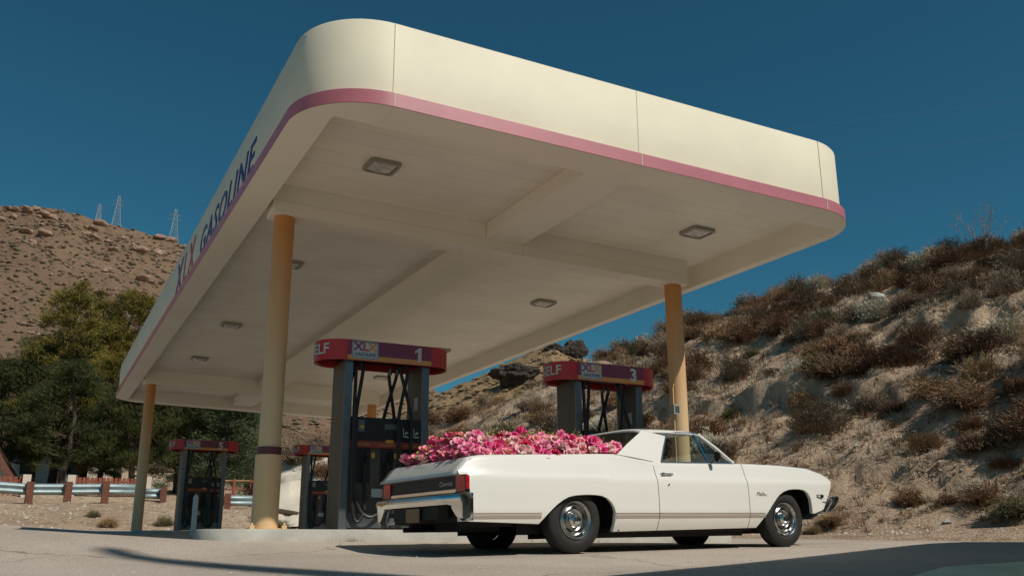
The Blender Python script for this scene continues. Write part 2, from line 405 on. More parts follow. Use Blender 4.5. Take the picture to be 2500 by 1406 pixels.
# ledge soffit ring and recess
IX0, IX1, IY0, IY1, ZC_ = -.27, 7.05, -3.25, 19.75, 4.77
g = MB()
innr = rrect(IX0, IX1, IY0, IY1, .02, 14)
ob = rrect(X0+.004, X1-.004, Y0+.004, Y1-.004, .936)
P = [[sl_(*a, ZB), sl_(*b, ZB), sl_(*b, ZC_)] for a, b in zip(ob, innr)]
g.grid(P, closeu=True, flip=True); g.build("ledge", soffit_paint, can, smooth=False)
def ceil_mat():
    m = bpy.data.materials.new("ceiling_panels"); m.use_nodes = True; t = m.node_tree; b = t.nodes["Principled BSDF"]; L = t.links.new
    b.inputs["Roughness"].default_value = .5
    tc = t.nodes.new("ShaderNodeTexCoord"); sp = t.nodes.new("ShaderNodeSeparateXYZ"); L(tc.outputs["Object"], sp.inputs[0])
    mu = t.nodes.new("ShaderNodeMath"); mu.operation = 'MULTIPLY'; mu.inputs[1].default_value = 2.5; L(sp.outputs[1], mu.inputs[0])
    fr = t.nodes.new("ShaderNodeMath"); fr.operation = 'FRACT'; L(mu.outputs[0], fr.inputs[0])
    r = t.nodes.new("ShaderNodeValToRGB"); e = r.color_ramp.elements
    e[0].position = 0; e[0].color = (.60, .58, .54, 1); e[1].position = .035; e[1].color = (1, 1, 1, 1); L(fr.outputs[0], r.inputs[0])
    n = t.nodes.new("ShaderNodeTexNoise"); n.inputs["Scale"].default_value = 1.1; n.inputs["Detail"].default_value = 5; L(tc.outputs["Object"], n.inputs["Vector"])
    r2 = t.nodes.new("ShaderNodeValToRGB"); r2.color_ramp.elements[0].color = (.79, .73, .62, 1); r2.color_ramp.elements[1].color = (.86, .80, .68, 1)
    r2.color_ramp.elements[0].position = .35; r2.color_ramp.elements[1].position = .6; L(n.outputs["Fac"], r2.inputs[0])
    x = t.nodes.new("ShaderNodeMixRGB"); x.blend_type = 'MULTIPLY'; x.inputs[0].default_value = 1; L(r.outputs[0], x.inputs[1]); L(r2.outputs[0], x.inputs[2]); L(x.outputs[0], b.inputs["Base Color"])
    wv = t.nodes.new("ShaderNodeTexNoise"); wv.inputs["Scale"].default_value = 1; wv.inputs["Detail"].default_value = 3
    mp = t.nodes.new("ShaderNodeMapping"); mp.inputs["Scale"].default_value = (.25, 5, 1); L(tc.outputs["Object"], mp.inputs[0]); L(mp.outputs[0], wv.inputs["Vector"])
    bp = t.nodes.new("ShaderNodeBump"); bp.inputs["Strength"].default_value = .35; bp.inputs["Distance"].default_value = .03; L(wv.outputs["Fac"], bp.inputs["Height"]); L(bp.outputs[0], b.inputs["Normal"])
    return m
g = MB(); g.add([sl_(IX0-.05, IY0-.05, ZC_-.003), sl_(IX1+.05, IY0-.05, ZC_-.003), sl_(IX1+.05, IY1+.05, ZC_-.003), sl_(IX0-.05, IY1+.05, ZC_-.003)], [(0, 3, 2, 1)])
g.build("ceiling", ceil_mat(), can)
DX, DY = 6.565, 15.78
def xbeam(yc):
    g = MB()
    g.box(-.20, 6.74, yc-.19, yc+.19, 4.53, ZC_-.006, sl_); g.box(-.20, 6.74, yc-.185, yc+.185, 4.352, 4.527, sl_)
    g.box(-.195, 6.735, yc-.175, yc+.175, 4.527, 4.53, sl_)
    return g.build("cross_beam", soffit_paint, can)
xbeam(0); xbeam(DY)
for a, b in ((-3.24, -.193), (.193, DY-.193), (DY+.193, 19.74)):
    g = MB(); g.box(3.0, 3.62, a, b, 4.525, ZC_-.006, sl_); g.build("spine_beam", soffit_paint, can)
g = MB()
for x in (.24, 3.36, 6.32):
    g.box(x-.004, x+.004, Y0+.056, Y0+.07, 4.6, ZT-.01, sl_); g.box(x-.005, x+.005, Y0-.003, Y0+.02, ZB+.005, 4.588, sl_)
    g.box(x-.004, x+.004, Y0+.03, IY0-.05, ZB-.002, ZB+.01, sl_)
for y in (1.6, 7.1, 12.6): g.box(IX1-.003, IX1+.01, y-.005, y+.005, ZB+.01, ZC_-.02, sl_)
for yy in (-.193,): g.box(3.0-.012, 3.0-.002, yy-.004, yy+.01, 4.53, ZC_-.02, sl_); g.box(3.62, 3.63, -.1885, -.18, 4.36, 4.52, sl_)
g.build("panel_seam", seam_dark, can)
def column(cx, cy, zg, casing):
    top = 4.352+SX*cx+SY*cy; g = MB()
    P = [(zg, .142), (top, .142)]
    if casing: P = [(zg+1.03, .142), (top, .142)]
    g.lathe(P, 'z', 36, (cx, cy, 0)); c = g.build("column", col_bounce, can, smooth=True, sharp=50)
    g = MB(); g.lathe([(top-.10, .0), (top-.10, .155), (top+.0, .155), (top+.0, 0)], 'z', 8, (cx, cy, 0))
    if casing:
        g = MB(); g.lathe([(zg, .168), (zg+.93, .168), (zg+.935, .16)], 'z', 36, (cx, cy, 0)); g.build("casing", col_paint, c, smooth=True)
        g = MB(); g.lathe([(zg+.935, .15), (zg+.935, .158), (zg+1.03, .158), (zg+1.03, .142)], 'z', 36, (cx, cy, 0)); g.build("dark_ring", col_band, c, smooth=True)
        g = MB(); g.lathe([(zg, .22), (zg+.02, .22), (zg+.02, .168)], 'z', 24, (cx, cy, 0)); g.build("base_plate", col_paint, c)
    return c
ISZ = .178
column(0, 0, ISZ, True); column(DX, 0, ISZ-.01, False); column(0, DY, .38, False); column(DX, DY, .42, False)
# lettering on the shaded left fascia
def fas_txt(txt, yc, zc, size, m, **k):
    def fn(x, y, z):
        yy = yc-x; return sl_(X0+.055-z, yy, zc+y)
    return put_text("fascia_lettering", txt, size, m, fn, can, depth=.012, **k)
fas_txt("GASOLINE", 1.45, 4.86, .60, letter_blue, shear=.25, sx=1.42, bold=.004, space=1.12)
fas_txt("X", 6.15, 4.93, .86, letter_violet, shear=.15, sx=1.25, bold=.012)
fas_txt("L", 5.35, 4.93, .86, letter_red, shear=.15, sx=1.1, bold=.004)
fas_txt("X", 4.62, 4.93, .86, letter_red, shear=.15, sx=1.15, bold=.004)
# ceiling lights
def clight(x, y, lab):
    z = ZC_+SX*x+SY*y-.004
    t = thing("ceiling_light", lab, "light", (x, y, z), 0, "square lights in the canopy ceiling")
    g = MB(); a = rrect(-.21, .21, -.21, .21, .06, 5); b = rrect(-.17, .17, -.17, .17, .04, 5)
    g.grid([[(*p, 0), (*p, -.045), (*q, -.055), (*q, -.02)] for p, q in zip(a, b)], closeu=True, flip=True); g.build("frame", frame_m, t)
    g = MB(); c = rrect(-.09, .09, -.09, .09, .05, 5)
    g.grid([[(*p, -.03), (*q, -.075), (0, 0, -.08)] for p, q in zip(b, c)], closeu=True, flip=True); g.build("lens", lens_m, t, smooth=True)
    t.rotation_euler = (0.006, .0247, 0)
rows = {-1.5: "nearest the front edge", 3.4: "first row behind the front cross beam", 8.7: "third row back", 13.1: "last row before the rear cross beam"}
for y, s in rows.items():
    for x, e in ((.88, "left side"), (5.95, "right side")): clight(x, y, "square recessed ceiling light, %s of the canopy, %s" % (e, s))

# ------------------------------------------------------------------ islands
def island(x0, x1, y0, y1, zt, lab):
    g = MB(); a = rrect(x0, x1, y0, y1, .45, 8); b = rrect(x0+.02, x1-.02, y0+.02, y1-.02, .43, 8)
    g.grid([[(p[0], p[1], lot(*p)-.06), (*p, zt-.02), (*q, zt)] for p, q in zip(a, b)], closeu=True)
    g.add([(*q, zt) for q in b], [tuple(range(len(b)))])
    o = g.build("pump_island", concrete, smooth=True, sharp=50); return tag(o, lab, "kerb island", "concrete pump islands")
island(-.85, 7.22, -.6, .6, ISZ, "long grey concrete kerb island carrying pumps 1 and 3, behind the white pickup")
island(-.1, 7.3, DY-.6, DY+.6, .44, "rear concrete kerb island under pumps 5 and 7, in canopy shade")

g = MB(); wr_ = random.Random(4)
for cx_, n_ in ((.9, 40), (3.15, 14), (3.6, 18), (4.6, 14), (5.9, 20)):
    for k in range(n_):
        x_ = cx_+wr_.gauss(0, .10); y_ = -.63-abs(wr_.gauss(0, .03)); z_ = lot(x_, y_); h_ = wr_.uniform(.02, .06); dx_ = wr_.gauss(0, .03)
        g.add([(x_-.003, y_, z_), (x_+.003, y_, z_), (x_+dx_, y_-.01, z_+h_)], [(0, 1, 2)])
tag(g.build("kerb_weeds", mat("weed", (.22, .19, .07), .8)), "tiny dry weeds growing along the foot of the front pump island", "weeds", kind="stuff")

# ------------------------------------------------------------------ pumps
def pump(cx, cy, zg, num, lab):
    t = thing("fuel_pump", lab, "fuel pump", (cx, cy, zg), 0, "fuel pumps under the canopy")
    H = 2.2
    for sx in (-1, 1):
        xa, xb = (-.60, -.50) if sx < 0 else (.50, .60)
        g = MB(); g.box(xa, xb, -.26, .26, 0, H+.02); p = g.build("side_pillar", steel_tan, t)
        g = MB(); g.box(xa-.003, xb+.003, -.285, -.262, 0, H+.01); g.box(xa-.003, xb+.003, .262, .285, 0, H+.01); g.build("pillar_edge", steel, p)
    # sign
    sg = MB(); n = 14; r = .35; hx = .60
    pts = [(-hx+r*cos(a), r*sin(a)) for a in [pi/2+pi*i/n for i in range(n+1)]]+[(hx+r*cos(a), r*sin(a)) for a in [-pi/2+pi*i/n for i in range(n+1)]]
    inn = [(x*.985, y*.95) for x, y in pts]
    sg.grid([[(*q, H+.03), (*p, H), (*p, H+.28), (*q, H+.285)] for p, q in zip(pts, inn)], closeu=True)
    sg.add([(*q, H+.285) for q in inn], [tuple(range(len(inn)))]); sg.grid([[(*q, H+.12), (*q, H+.03)] for q in inn], closeu=True)
    s = sg.build("sign_canopy", sign_red, t, smooth=True, sharp=40)
    g = MB(); g.add([(*q, H+.10) for q in inn], [tuple(range(len(inn)))[::-1]]); g.build("sign_underside", pump_black, s)
    for f in (-1, 1):
        g = MB(); g.box(-hx, hx, f*(r+.006)-.003, f*(r+.006)+.003, H+.075, H+.276); g.build("purple_panel", sign_purple, s)
        g = MB(); g.box(-hx, hx, f*(r+.006)-.003, f*(r+.006)+.003, H+.008, H+.0745); g.build("orange_stripe", sign_orange, s)
        g = MB(); pp = rrect(-.185, .185, -.12, .12, .03, 5); c0 = -.36*(-f) if f > 0 else -.36
        def pf(p, q, y): return (c0+p, f*(r+.012)+y, H+.145+q)
        g.prism(pp, -.002, .003, pf); lp = g.build("logo_panel", sign_white, s)
        g = MB(); oo = rrect(-.178, .178, -.113, .113, .026, 5); ii = rrect(-.170, .170, -.105, .105, .022, 5)
        g.grid([[(c0+a[0], f*(r+.0165), H+.145+a[1]), (c0+b[0], f*(r+.0165), H+.145+b[1])] for a, b in zip(oo, ii)], closeu=True, flip=True); g.build("logo_border", letter_blue, lp)
        for ch, dx, mm in (("X", -.10, letter_violet), ("L", 0, letter_red), ("X", .10, sign_orange)):
            put_text("logo_letter", ch, .15, mm, lambda x, y, z, dx=dx: (c0-f*(dx+x), f*(r+.017)+z, H+.185+y), lp, depth=.002, bold=.006, sx=1.1)
        put_text("logo_word", "GASOLINE", .068, letter_blue, lambda x, y, z: (c0-f*x, f*(r+.017)+z, H+.083+y), lp, depth=.002, bold=.001, sx=.92)
        if num == 1:
            g = MB(); g.prism([(-.022, -.10), (.03, -.10), (.03, .10), (-.005, .10), (-.065, .055), (-.065, .015), (-.022, .045)], f*(r+.011), f*(r+.016), lambda p, q, yy: (-f*(.42+p), yy, H+.145+q)); g.build("pump_number", sign_white, s)
        else: put_text("pump_number", str(num), .27, sign_white, lambda x, y, z: (-f*(.40+x), f*(r+.014)+z, H+.135+y), s, depth=.006, bold=.008)
        # SELF around the rounded end to the reader's left
        def curve(x, y, z):
            a = -f*pi/2 + (-f)*0
            # arc length along the end, measured from the end of the flat front
            L = .44-x; th = L/r
            px = -hx*1 - (r+.008+z)*sin(th); py = -(r+.008+z)*cos(th)
            if f > 0: px, py = -px, -py
            return (px, py, H+.145+y)
        put_text("self_word", "SELF", .20, sign_white, curve, s, depth=.002, bold=.004)
    # cabinet
    g = MB(); g.box(-.497, .497, -.22, .22, .02, 1.06); g.build("cabinet", pump_grey, t)
    g = MB(); g.box(-.497, .497, -.27, .27, 1.15, 1.46); hd = g.build("display_head", pump_black, t)
    g = MB(); g.box(-.497, .497, -.275, .275, 1.062, 1.147); g.build("grade_strip", lbl_red, t)
    for f in (-1, 1):
        g = MB(); y = f*.273
        g.box(-.02*1-.0, .16, y-.002, y+.002, 1.31, 1.38); g.build("display", lcd, hd)
        g = MB(); g.box(-.39, -.30, y-.002, y+.002, 1.27, 1.42); g.build("card_reader", steel, hd)
        g = MB(); g.box(-.36, -.31, y-f*-.004-.001, y+f*.004+.001, 1.31, 1.35); g.build("card_label", lbl_yellow, hd)
        for k in (.29, .44):
            g = MB(); g.box(k-.045, k+.03, y-.002, y+.002, 1.215, 1.235); g.box(k-.045, k-.035, y-.002, y+.002, 1.215, 1.34)
            g.prism([(k-.02, 1.25), (k+.03, 1.28), (k+.01, 1.30), (k-.02, 1.275)], y-.003, y+.003, lambda p, q, yy: (p, yy, q)); g.build("notice", sign_white, hd)
        g = MB(); g.box(0, .11, f*.278-.002, f*.278+.002, 1.13, 1.17); g.build("price_label", lbl_yellow, t)
        for k in (-.42, -.08, .26): put_text("grade_word", "UNLEADED", .045, sign_orange, lambda x, y2, z, k=k: (-f*(k+.1+x)*1.0*(1 if f > 0 else 1), f*.277+z, 1.10+y2), t, depth=.002)
        for k in (-.28, .04, .34):
            g = MB(); g.box(k-.09, k+.09, f*.224-.004, f*.224+.004, .60, 1.05); bt = g.build("nozzle_boot", pump_black, t)
            # nozzle: handle, spout, guard
            g = MB(); yy = f*.25
            g.tube([(k, yy, .66), (k, yy+f*.03, .76), (k, yy+f*.04, .86), (k+.02, yy+f*.02, .95), (k+.03, yy-f*.01, 1.01)], .022, 8, r2=.016)
            g.tube([(k-.02, yy+f*.03, .70), (k-.045, yy+f*.06, .78), (k-.02, yy+f*.05, .88)], .008, 6); g.build("nozzle", rubber, t, smooth=True)
            g = MB(); g.box(k+.10, k+.15, f*.224-.006, f*.224+.006, .93, 1.0); g.build("octane_label", lbl_yellow, t)
        g = MB(); g.box(-.16, .0, f*.226-.004, f*.226+.004, .42, .53); g.build("paper_notice", sign_white, t)
        g = MB(); g.box(-.49, .49, f*.224-.003, f*.224+.003, .44, .45); g.box(-.49, .49, f*.226-.003, f*.226+.003, .03, .22); g.build("kick_panel", steel, t)
        # hoses hang from the sign, past the head, loop near the island and return to the nozzles
        for (xt, xm, xn, low, sw) in ((-.44, -.47, -.28, .10, .09), (-.34, -.44, .04, .16, .05), (.20, .33, .04, .12, .12), (.30, .16, .34, .10, .10)):
            y1 = f*.31; g = MB(); pts = []
            K = [(xt, f*.20, H+.03), (xt, f*.24, H-.10), (xm, f*.33, 1.50), (xm, f*.345, 1.1), (xm, f*.35, .55), (xm+(xn-xm)*.18, f*.36, low+.09), (xm+(xn-xm)*.5, f*.37, low), (xn-(xn-xm)*.12, f*.36, low+.12), (xn, f*.33, .38), (xn, f*.27, .68)]
            for i in range(len(K)-1):
                p0, p1, p2, p3 = [Vector(K[max(0, min(len(K)-1, j))]) for j in (i-1, i, i+1, i+2)]
                for q in range(5):
                    u = q/5; pts.append(.5*((2*p1)+(-p0+p2)*u+(2*p0-5*p1+4*p2-p3)*u*u+(-p0+3*p1-3*p2+p3)*u**3))
            pts.append(Vector(K[-1])); g.tube(pts, .025, 8); hs = g.build("hose", rubber, t, smooth=True)
            g = MB(); g.tube([(xt, f*.20, H+.03), (xt, f*.215, H-.06)], .03, 10); g.build("hose_coupling", steel, hs, smooth=True)
    g = MB(); g.box(.607, .611, -.12, .02, 1.55, 1.8); g.box(.496, .4975, -.14, .0, 1.62, 1.80); g.build("pillar_sticker", sign_white, t)
    return t
pump(1.48, 0, ISZ, 1, "large fuel pump numbered 1 on the front island, beside the near ochre column")
pump(5.05, 0, ISZ, 3, "fuel pump numbered 3 on the front island, behind the pickup cab")
pump(1.6, DY, .44, 5, "distant fuel pump numbered 5 on the rear island, in front of the dark evergreen")
pump(5.12, DY, .44, 7, "distant fuel pump numbered 7 half hidden behind pump 1's left pillar")
# junction box + conduit on the right column, bollard, small things on the island
jb = thing("junction_box", "small grey electrical box with conduit strapped to the right front column", "electrical box", (DX-.15, -.06, 2.0))
g = MB(); g.box(-.08, .03, -.12, .02, 0, .15); g.build("box", box_grey, jb); g = MB(); g.box(-.06, .02, -.124, -.121, .02, .13); g.build("cover", steel, jb)
g = MB(); g.tube([(-.02, -.03, -1.8), (-.02, -.03, 0)], .012); g.tube([(-.02, -.03, .15), (-.02, -.03, .45), (.03, .0, .5)], .012); g.build("conduit", col_paint, jb, smooth=True)
g = MB(); bx, by = .48, 9.0; bz = lot(bx, by)
g.lathe([(bz-.1, .055), (bz+.80, .055), (bz+.85, .03), (bz+.86, 0)], 'z', 16, (.48, 9.0, 0)); tag(g.build("bollard", mat("bollard_white", (.75, .76, .72), .5), smooth=True), "thin pale steel bollard post in front of pump 5", "bollard")
for i, (x, y, lab) in enumerate(((.18, -.30, "small beige bracket at the near column's foot, right side"), (-.2, -.22, "small beige bracket at the near column's foot, left side"))):
    g = MB(); g.box(x-.03, x+.03, y-.02, y+.02, ISZ, ISZ+.05); g.box(x-.012, x+.012, y-.012, y+.012, ISZ+.05, ISZ+.08); tag(g.build("floor_bracket", col_paint), lab, "bracket", "brackets at the column foot")

# ------------------------------------------------------------------ pickup
O_ = Vector((2.4195, -3.6511, -.1099)); U_ = Vector((.99438, .10451, .01666)); N_ = Vector((-.10453, .99452, 0)); W_ = U_.cross(N_)
car = thing("pickup_car", "white two-door coupe pickup with chrome bumpers and a bed full of pink flowers", "pickup")
mw = Matrix((U_, N_, W_)).transposed().to_4x4(); mw.translation = O_+N_*.89; car.matrix_world = mw
INS = [(.15, .11), (.20, .085), (.27, .045), (.33, .02), (.36, .012), (.42, 0), (.62, 0), (.74, .006), (.78, .014), (.80, .030), (.90, .062), (1.04, .11)]
def half(s, h):
    i = interp(INS, h)
    if s > 3.2: i += .12*((s-3.2)/1.0)**2
    if s < -.8: i += .035*((-.8-s)/.6)**2
    return .95-i
TOP = [(-1.404, .80), (-1.26, .940), (-1.136, .963), (-.467, .990), (.40, 1.024), (.624, 1.028), (.9, 1.01), (1.11, .965), (1.26, .952), (2.39, .972), (2.72, .975), (3.1, .970), (3.7, .948), (4.0, .893), (4.17, .84), (4.2, .81)]
BOT = [(-1.31, .33), (-.49, .30), (-.48, .31), (-.43, .36), (-.381, .406), (-.33, .45), (-.267, .495), (-.2, .535), (-.124, .568), (-.03, .585), (.093, .593), (.22, .592), (.313, .583), (.39, .555), (.444, .51), (.475, .46), (.491, .406), (.493, .30), (.495, .215), (2.665, .238), (2.67, .245), (2.74, .33), (2.816, .405), (2.90, .49), (2.992, .575), (3.05, .62), (3.121, .655), (3.22, .682), (3.324, .691), (3.43, .69), (3.526, .68), (3.59, .645), (3.634, .58), (3.645, .50), (3.648, .40), (3.70, .40), (3.9, .45), (4.07, .64), (4.2, .795)]
def top(s): return interp(TOP, s)
def bot(s): return interp(BOT, s)
def side(g, s0, s1, sy, ns=None, bfn=bot, extra=()):
    ss = sorted(set([s0, s1]+[a for a, _ in BOT if s0 < a < s1]+[s0+(s1-s0)*i/30 for i in range(31)]))
    P = []
    for s in ss:
        b = bfn(s); t = top(s); row = []
        hs = [b, *[b+(t-b)*k/22 for k in range(1, 22)], t]
        # snap rows to the crease where possible
        for h in hs: row.append((s, sy*half(s, h), h))
        P.append(row)
    # rolled top edge
    for k, s in enumerate(ss): 
        t = top(s); hy = half(s, t); P[k] += [(s, sy*(hy-.012), t+.008), (s, sy*(hy-.03), t+.012)]
        b = P[k][0]; P[k] = [(b[0], b[1]-sy*.045, b[2]+.006), (b[0], b[1]-sy*.01, b[2]-.004)]+P[k]
    g.grid(P, flip=(sy > 0))
D0, D1 = 1.108, 2.52
for sy in (-1, 1):
    g = MB(); side(g, D1+.004, 4.2, sy); g.build("front_fender", car_white, car, smooth=True, sharp=38)
    g = MB(); side(g, -1.31, D0-.004, sy)
    # overhanging rear corner above the lamps
    P = []
    for s in (-1.404, -1.38, -1.35, -1.31):
        t = top(s); P.append([(s, sy*(half(s, .775)-.02), .772)]+[(s, sy*half(s, .776+(t-.776)*k/6), .776+(t-.776)*k/6) for k in range(7)]+[(s, sy*(half(s, t)-.03), t+.012)])
    g.grid(P, flip=(sy > 0))
    g.add([(-1.31, sy*half(-1.31, .33), .33), (-1.31, sy*(.92), .60), (-1.31, sy*half(-1.31, .775), .775), (-1.31, sy*.70, .775), (-1.31, sy*.70, .33)], [(0, 1, 2, 3, 4)])
    g.add([(-1.404, sy*.92, .772), (-1.31, sy*.93, .772), (-1.31, sy*.70, .772), (-1.404, sy*.70, .772)], [(0, 1, 2, 3)])
    # bed rail top and inner wall
    P = []
    for i in range(15):
        s = -1.27+2.15*i/14; t = top(s)+.012; hy = half(s, t)-.03
        P.append([(s, sy*hy, t), (s, sy*.76, t+.004), (s, sy*.75, t-.02), (s, sy*.745, .78)])
    g.grid(P, flip=(sy > 0))
    # buttress (sail panel) and roof side
    OUT = [(.624, 1.036, .10), (.822, 1.157, .17), (.975, 1.244, .215), (1.14, 1.335, .265)]
    FR = [(1.235, .955, .085), (1.33, 1.08, .145), (1.42, 1.20, .20), (1.47, 1.28, .235)]
    P = []
    for (a, b) in zip(OUT, FR):
        P.append([(a[0]+(b[0]-a[0])*k/6, sy*(.95-(a[2]+(b[2]-a[2])*k/6)+.012*sin(pi*k/6)), a[1]+(b[1]-a[1])*k/6) for k in range(7)])
    P.insert(0, [(.5+.735*k/6, sy*(.95-.10), 1.0) for k in range(7)])
    P[0] = [(s_, sy*(half(s_, top(s_))+.0012), top(s_)-.001) for s_ in [.55+.67*k/6 for k in range(7)]]; P.insert(0, [(s_, sy*(half(s_, top(s_)-.05)+.0012), top(s_)-.05) for s_ in [.45+.76*k/6 for k in range(7)]])
    g.grid(P, flip=(sy > 0))
    # inner face of the buttress
    g.grid([[(s, sy*(.95-i), h), (s+.01, sy*(.95-i-.03), h-.005), (s+.02, sy*(.745-(h-1.03)*.35), h-.05), (s+.1, sy*.745, .95)] for s, h, i in OUT], flip=(sy > 0))
    g.build("quarter_panel", car_white, car, smooth=True, sharp=38)
def solid(o, th, off=-1):
    md = o.modifiers.new("s", 'SOLIDIFY'); md.thickness = th; md.offset = off
# front end panel & lower valances
g = MB()
for sy in (-1, 1):
    g.grid([[(4.2, sy*half(4.2, .8), .80), (4.2, sy*.80, .80)], [(4.07, sy*half(4.07, .64), .64), (4.09, sy*.80, .64)], [(3.9, sy*half(3.9, .45), .45), (3.92, sy*.80, .45)]])
P = []
for k in range(13):
    y = -.84+1.68*k/12; P.append([(3.70, y, .33), (3.93, y, .40), (3.94, y, .455)])
g.grid(P, flip=True); g.build("front_valance", car_white, car, smooth=True)
g = MB(); P = [[(4.14, -.80+1.6*k/8, .79), (4.05, -.80+1.6*k/8, .62), (3.95, -.80+1.6*k/8, .46)] for k in range(9)]; g.grid(P); gr = g.build("grille", black_trim, car)
g = MB()
for i in range(5):
    h = .52+.05*i; s = 3.95+(h-.46)*.58; g.box(s+.015, s+.03, -.42, .42, h, h+.012)
g.build("grille_bar", chrome, gr)
for y in (-.70, -.53, .53, .70):
    g = MB(); g.lathe([(0, .085), (.05, .085), (.05, .07)], 'y', 20); hl = g.build("headlight", chrome, car)
    hl.rotation_euler = (0, 0, -pi/2); hl.location = (4.06, y, .67)
    g = MB(); g.lathe([(.03, .07), (.045, .04), (.05, 0)], 'y', 20); g.build("lens", lens_m, hl, smooth=True)
# hood, cowl
def deck(s0, s1, n, m_, hw, z_off=0, crown=.035, flip=False):
    P = []
    for i in range(n+1):
        s = s0+(s1-s0)*i/n; t = top(s)+.012; hh = half(s, t)-.03
        lim = hh if hw is None else min(hw, hh-.004)
        P.append([(s, y*lim, t+z_off+crown*(1-(y*lim/hh)**2)) for y in [k/7 for k in range(-7, 8)]])
    return P
g = MB(); g.grid(deck(2.60, 4.16, 24, None, .80)); 
g.grid([[(4.16, y*.80, top(4.16)+.012+.035*(1-(y*.85)**2)) for y in [k/7 for k in range(-7, 8)]], [(4.215, y*.80, .80+.01*(1-y*y)) for y in [k/7 for k in range(-7, 8)]], [(4.14, y*.80, .785) for y in [k/7 for k in range(-7, 8)]]])
hood = g.build("hood", car_white, car, smooth=True); 
g = MB()
for sy in (-1, 1):
    P = []
    for i in range(25):
        s = 2.36+1.84*i/24; t = top(s)+.012; hh = half(s, t)-.03; c = .805 if s > 2.59 else .0
        c = min(c, hh-.01); P.append([(s, sy*hh, t), (s, sy*(hh+c)/2, t+.035*(1-((hh+c)/2/hh)**2)), (s, sy*c, t+.035*(1-(c/hh)**2))])
    g.grid(P, flip=(sy < 0))
g.build("fender_top", car_white, car, smooth=True)
# bed floor, front wall, inside
g = MB(); g.box(-1.22, .80, -.745, .745, .76, .78); g.box(.80, .83, -.745, .745, .77, .97); g.build("cargo_bed", car_white, car)
# roof
g = MB(); P = []
RT_ = [(1.10, 1.318), (1.14, 1.337), (1.25, 1.348), (1.5, 1.356), (1.75, 1.356), (1.95, 1.350), (2.03, 1.335)]
for s, h in RT_:
    hw = .95-.265+(.0 if s < 1.5 else .0)
    P.append([(s, -hw, h-.012)]+[(s, hw*k/8*.985, h+.045*(1-(k/8)**4)*(.7 if s in (1.10, 2.03) else 1)) for k in range(-8, 9)]+[(s, hw, h-.012)])
g.grid(P); roof = g.build("roof", car_white, car, smooth=True); solid(roof, .03)
g = MB()
for sy in (-1, 1):   # A pillars and roof rails
    a = .95-.265
    g.grid([[(s, sy*a, h-.012), (s, sy*(a+.012), h-.030), (s, sy*a, h-.045)] for s, h in [(1.13, 1.333)]+RT_[2:]], flip=(sy > 0))
    g.tube([(2.01, sy*(a-.005), 1.325), (2.20, sy*.775, 1.16), (2.395, sy*.855, .98)], .024, 8)
g.build("pillar", car_white, car, smooth=True)
# glass
def wsp(t, y):   # windscreen point
    s = 2.035+(2.44-2.035)*t; h = 1.335+(.985-1.335)*t; hw = .675+(.845-.675)*t
    bul = .10*(1-y*y); return (s+bul*(.4+.6*t), y*hw, h+.03*(1-y*y)*(1-t))
g = MB(); g.grid([[wsp(t/6, y/8) for y in range(-8, 9)] for t in range(7)], flip=True); wind = g.build("windscreen", glass_m, car, smooth=True)
g = MB(); g.tube([wsp(1, y/8) for y in range(-8, 9)], .012, 6); g.tube([wsp(0, y/8) for y in range(-8, 9)], .010, 6); g.build("screen_trim", chrome, wind, smooth=True)
def bkp(t, y): return (1.12-.36*t-.06*(1-y*y), y*(.655+.07*t), 1.318-.30*t+.03*(1-y*y)*(1-t))
g = MB(); g.grid([[bkp(t/4, y/8) for y in range(-8, 9)] for t in range(5)]); g.build("rear_window", dark_glass, car, smooth=True)
# rear: tailgate, black panel, lamps, strip, bumper
g = MB(); P = []
for k in range(17):
    y = -.865+1.73*k/16; rib = .006*(1 if k % 4 == 2 else 0)
    P.append([(-1.17, y*.97, .935), (-1.235, y*.985, .948), (-1.262, y, .940), (-1.30+rib, y, .905), (-1.36, y, .838), (-1.398, y, .797), (-1.404, y, .782), (-1.34, y, .775)])
g.grid(P, flip=False); tg = g.build("tailgate", mat("tailgate_shaded_white", (.66, .66, .62), .25, coat=.5, var=.06, vscale=3), car, smooth=True, sharp=50); solid(tg, .02, 0)  # white car paint toned down, shade on the tailgate put into its colour
g = MB(); g.box(-1.318, -1.298, .0-.03, .14, .872, .902); g.build("tailgate_latch", black_trim, tg)
tg2 = MB(); tg2.box(-1.335, -1.322, -.735, .735, .640, .772); bp_ = tg2.build("black_panel", mat("satin_black", (.010, .009, .009), .5), car)
put_text("tailgate_script", "Chevrolet", .068, chrome_dull, lambda x, y, z: (-1.338-z, -.52-x, .700+y), bp_, depth=.004, shear=.35)
g = MB(); g.box(-1.345, -1.30, -.93, .93, .595, .636); g.box(-1.340, -1.325, -.735, .735, .772, .78); g.box(-1.341, -1.325, -.737, .737, .632, .642); g.build("chrome_strip", chrome, car)
for sy in (-1, 1):
    g = MB(); g.box(-1.352, -1.30, min(sy*.742, sy*.925), max(sy*.742, sy*.925), .615, .768); tl = g.build("taillight", tail_red, car)
    g = MB(); g.box(-1.356, -1.345, min(sy*.738, sy*.93), max(sy*.738, sy*.93), .768, .775); g.box(-1.356, -1.345, min(sy*.738, sy*.93), max(sy*.738, sy*.93), .608, .615); g.box(-1.356, -1.345, sy*.93-.004, sy*.93+.004, .608, .775)
    g.build("lamp_bezel", black_trim, tl)
    g = MB(); g.box(-1.3545, -1.350, min(sy*.80, sy*.87), max(sy*.80, sy*.87), .65, .72); g.build("reverse_lens", mat("lamp_deep", (.55, .03, .03), .1), tl)
def bump_prof(y):
    a = abs(y); dr = sstep(.70, .90, a)
    lo = .485-.145*dr; back = -.04*sstep(.5, .95, a)
    return lo, back
g = MB(); P = []
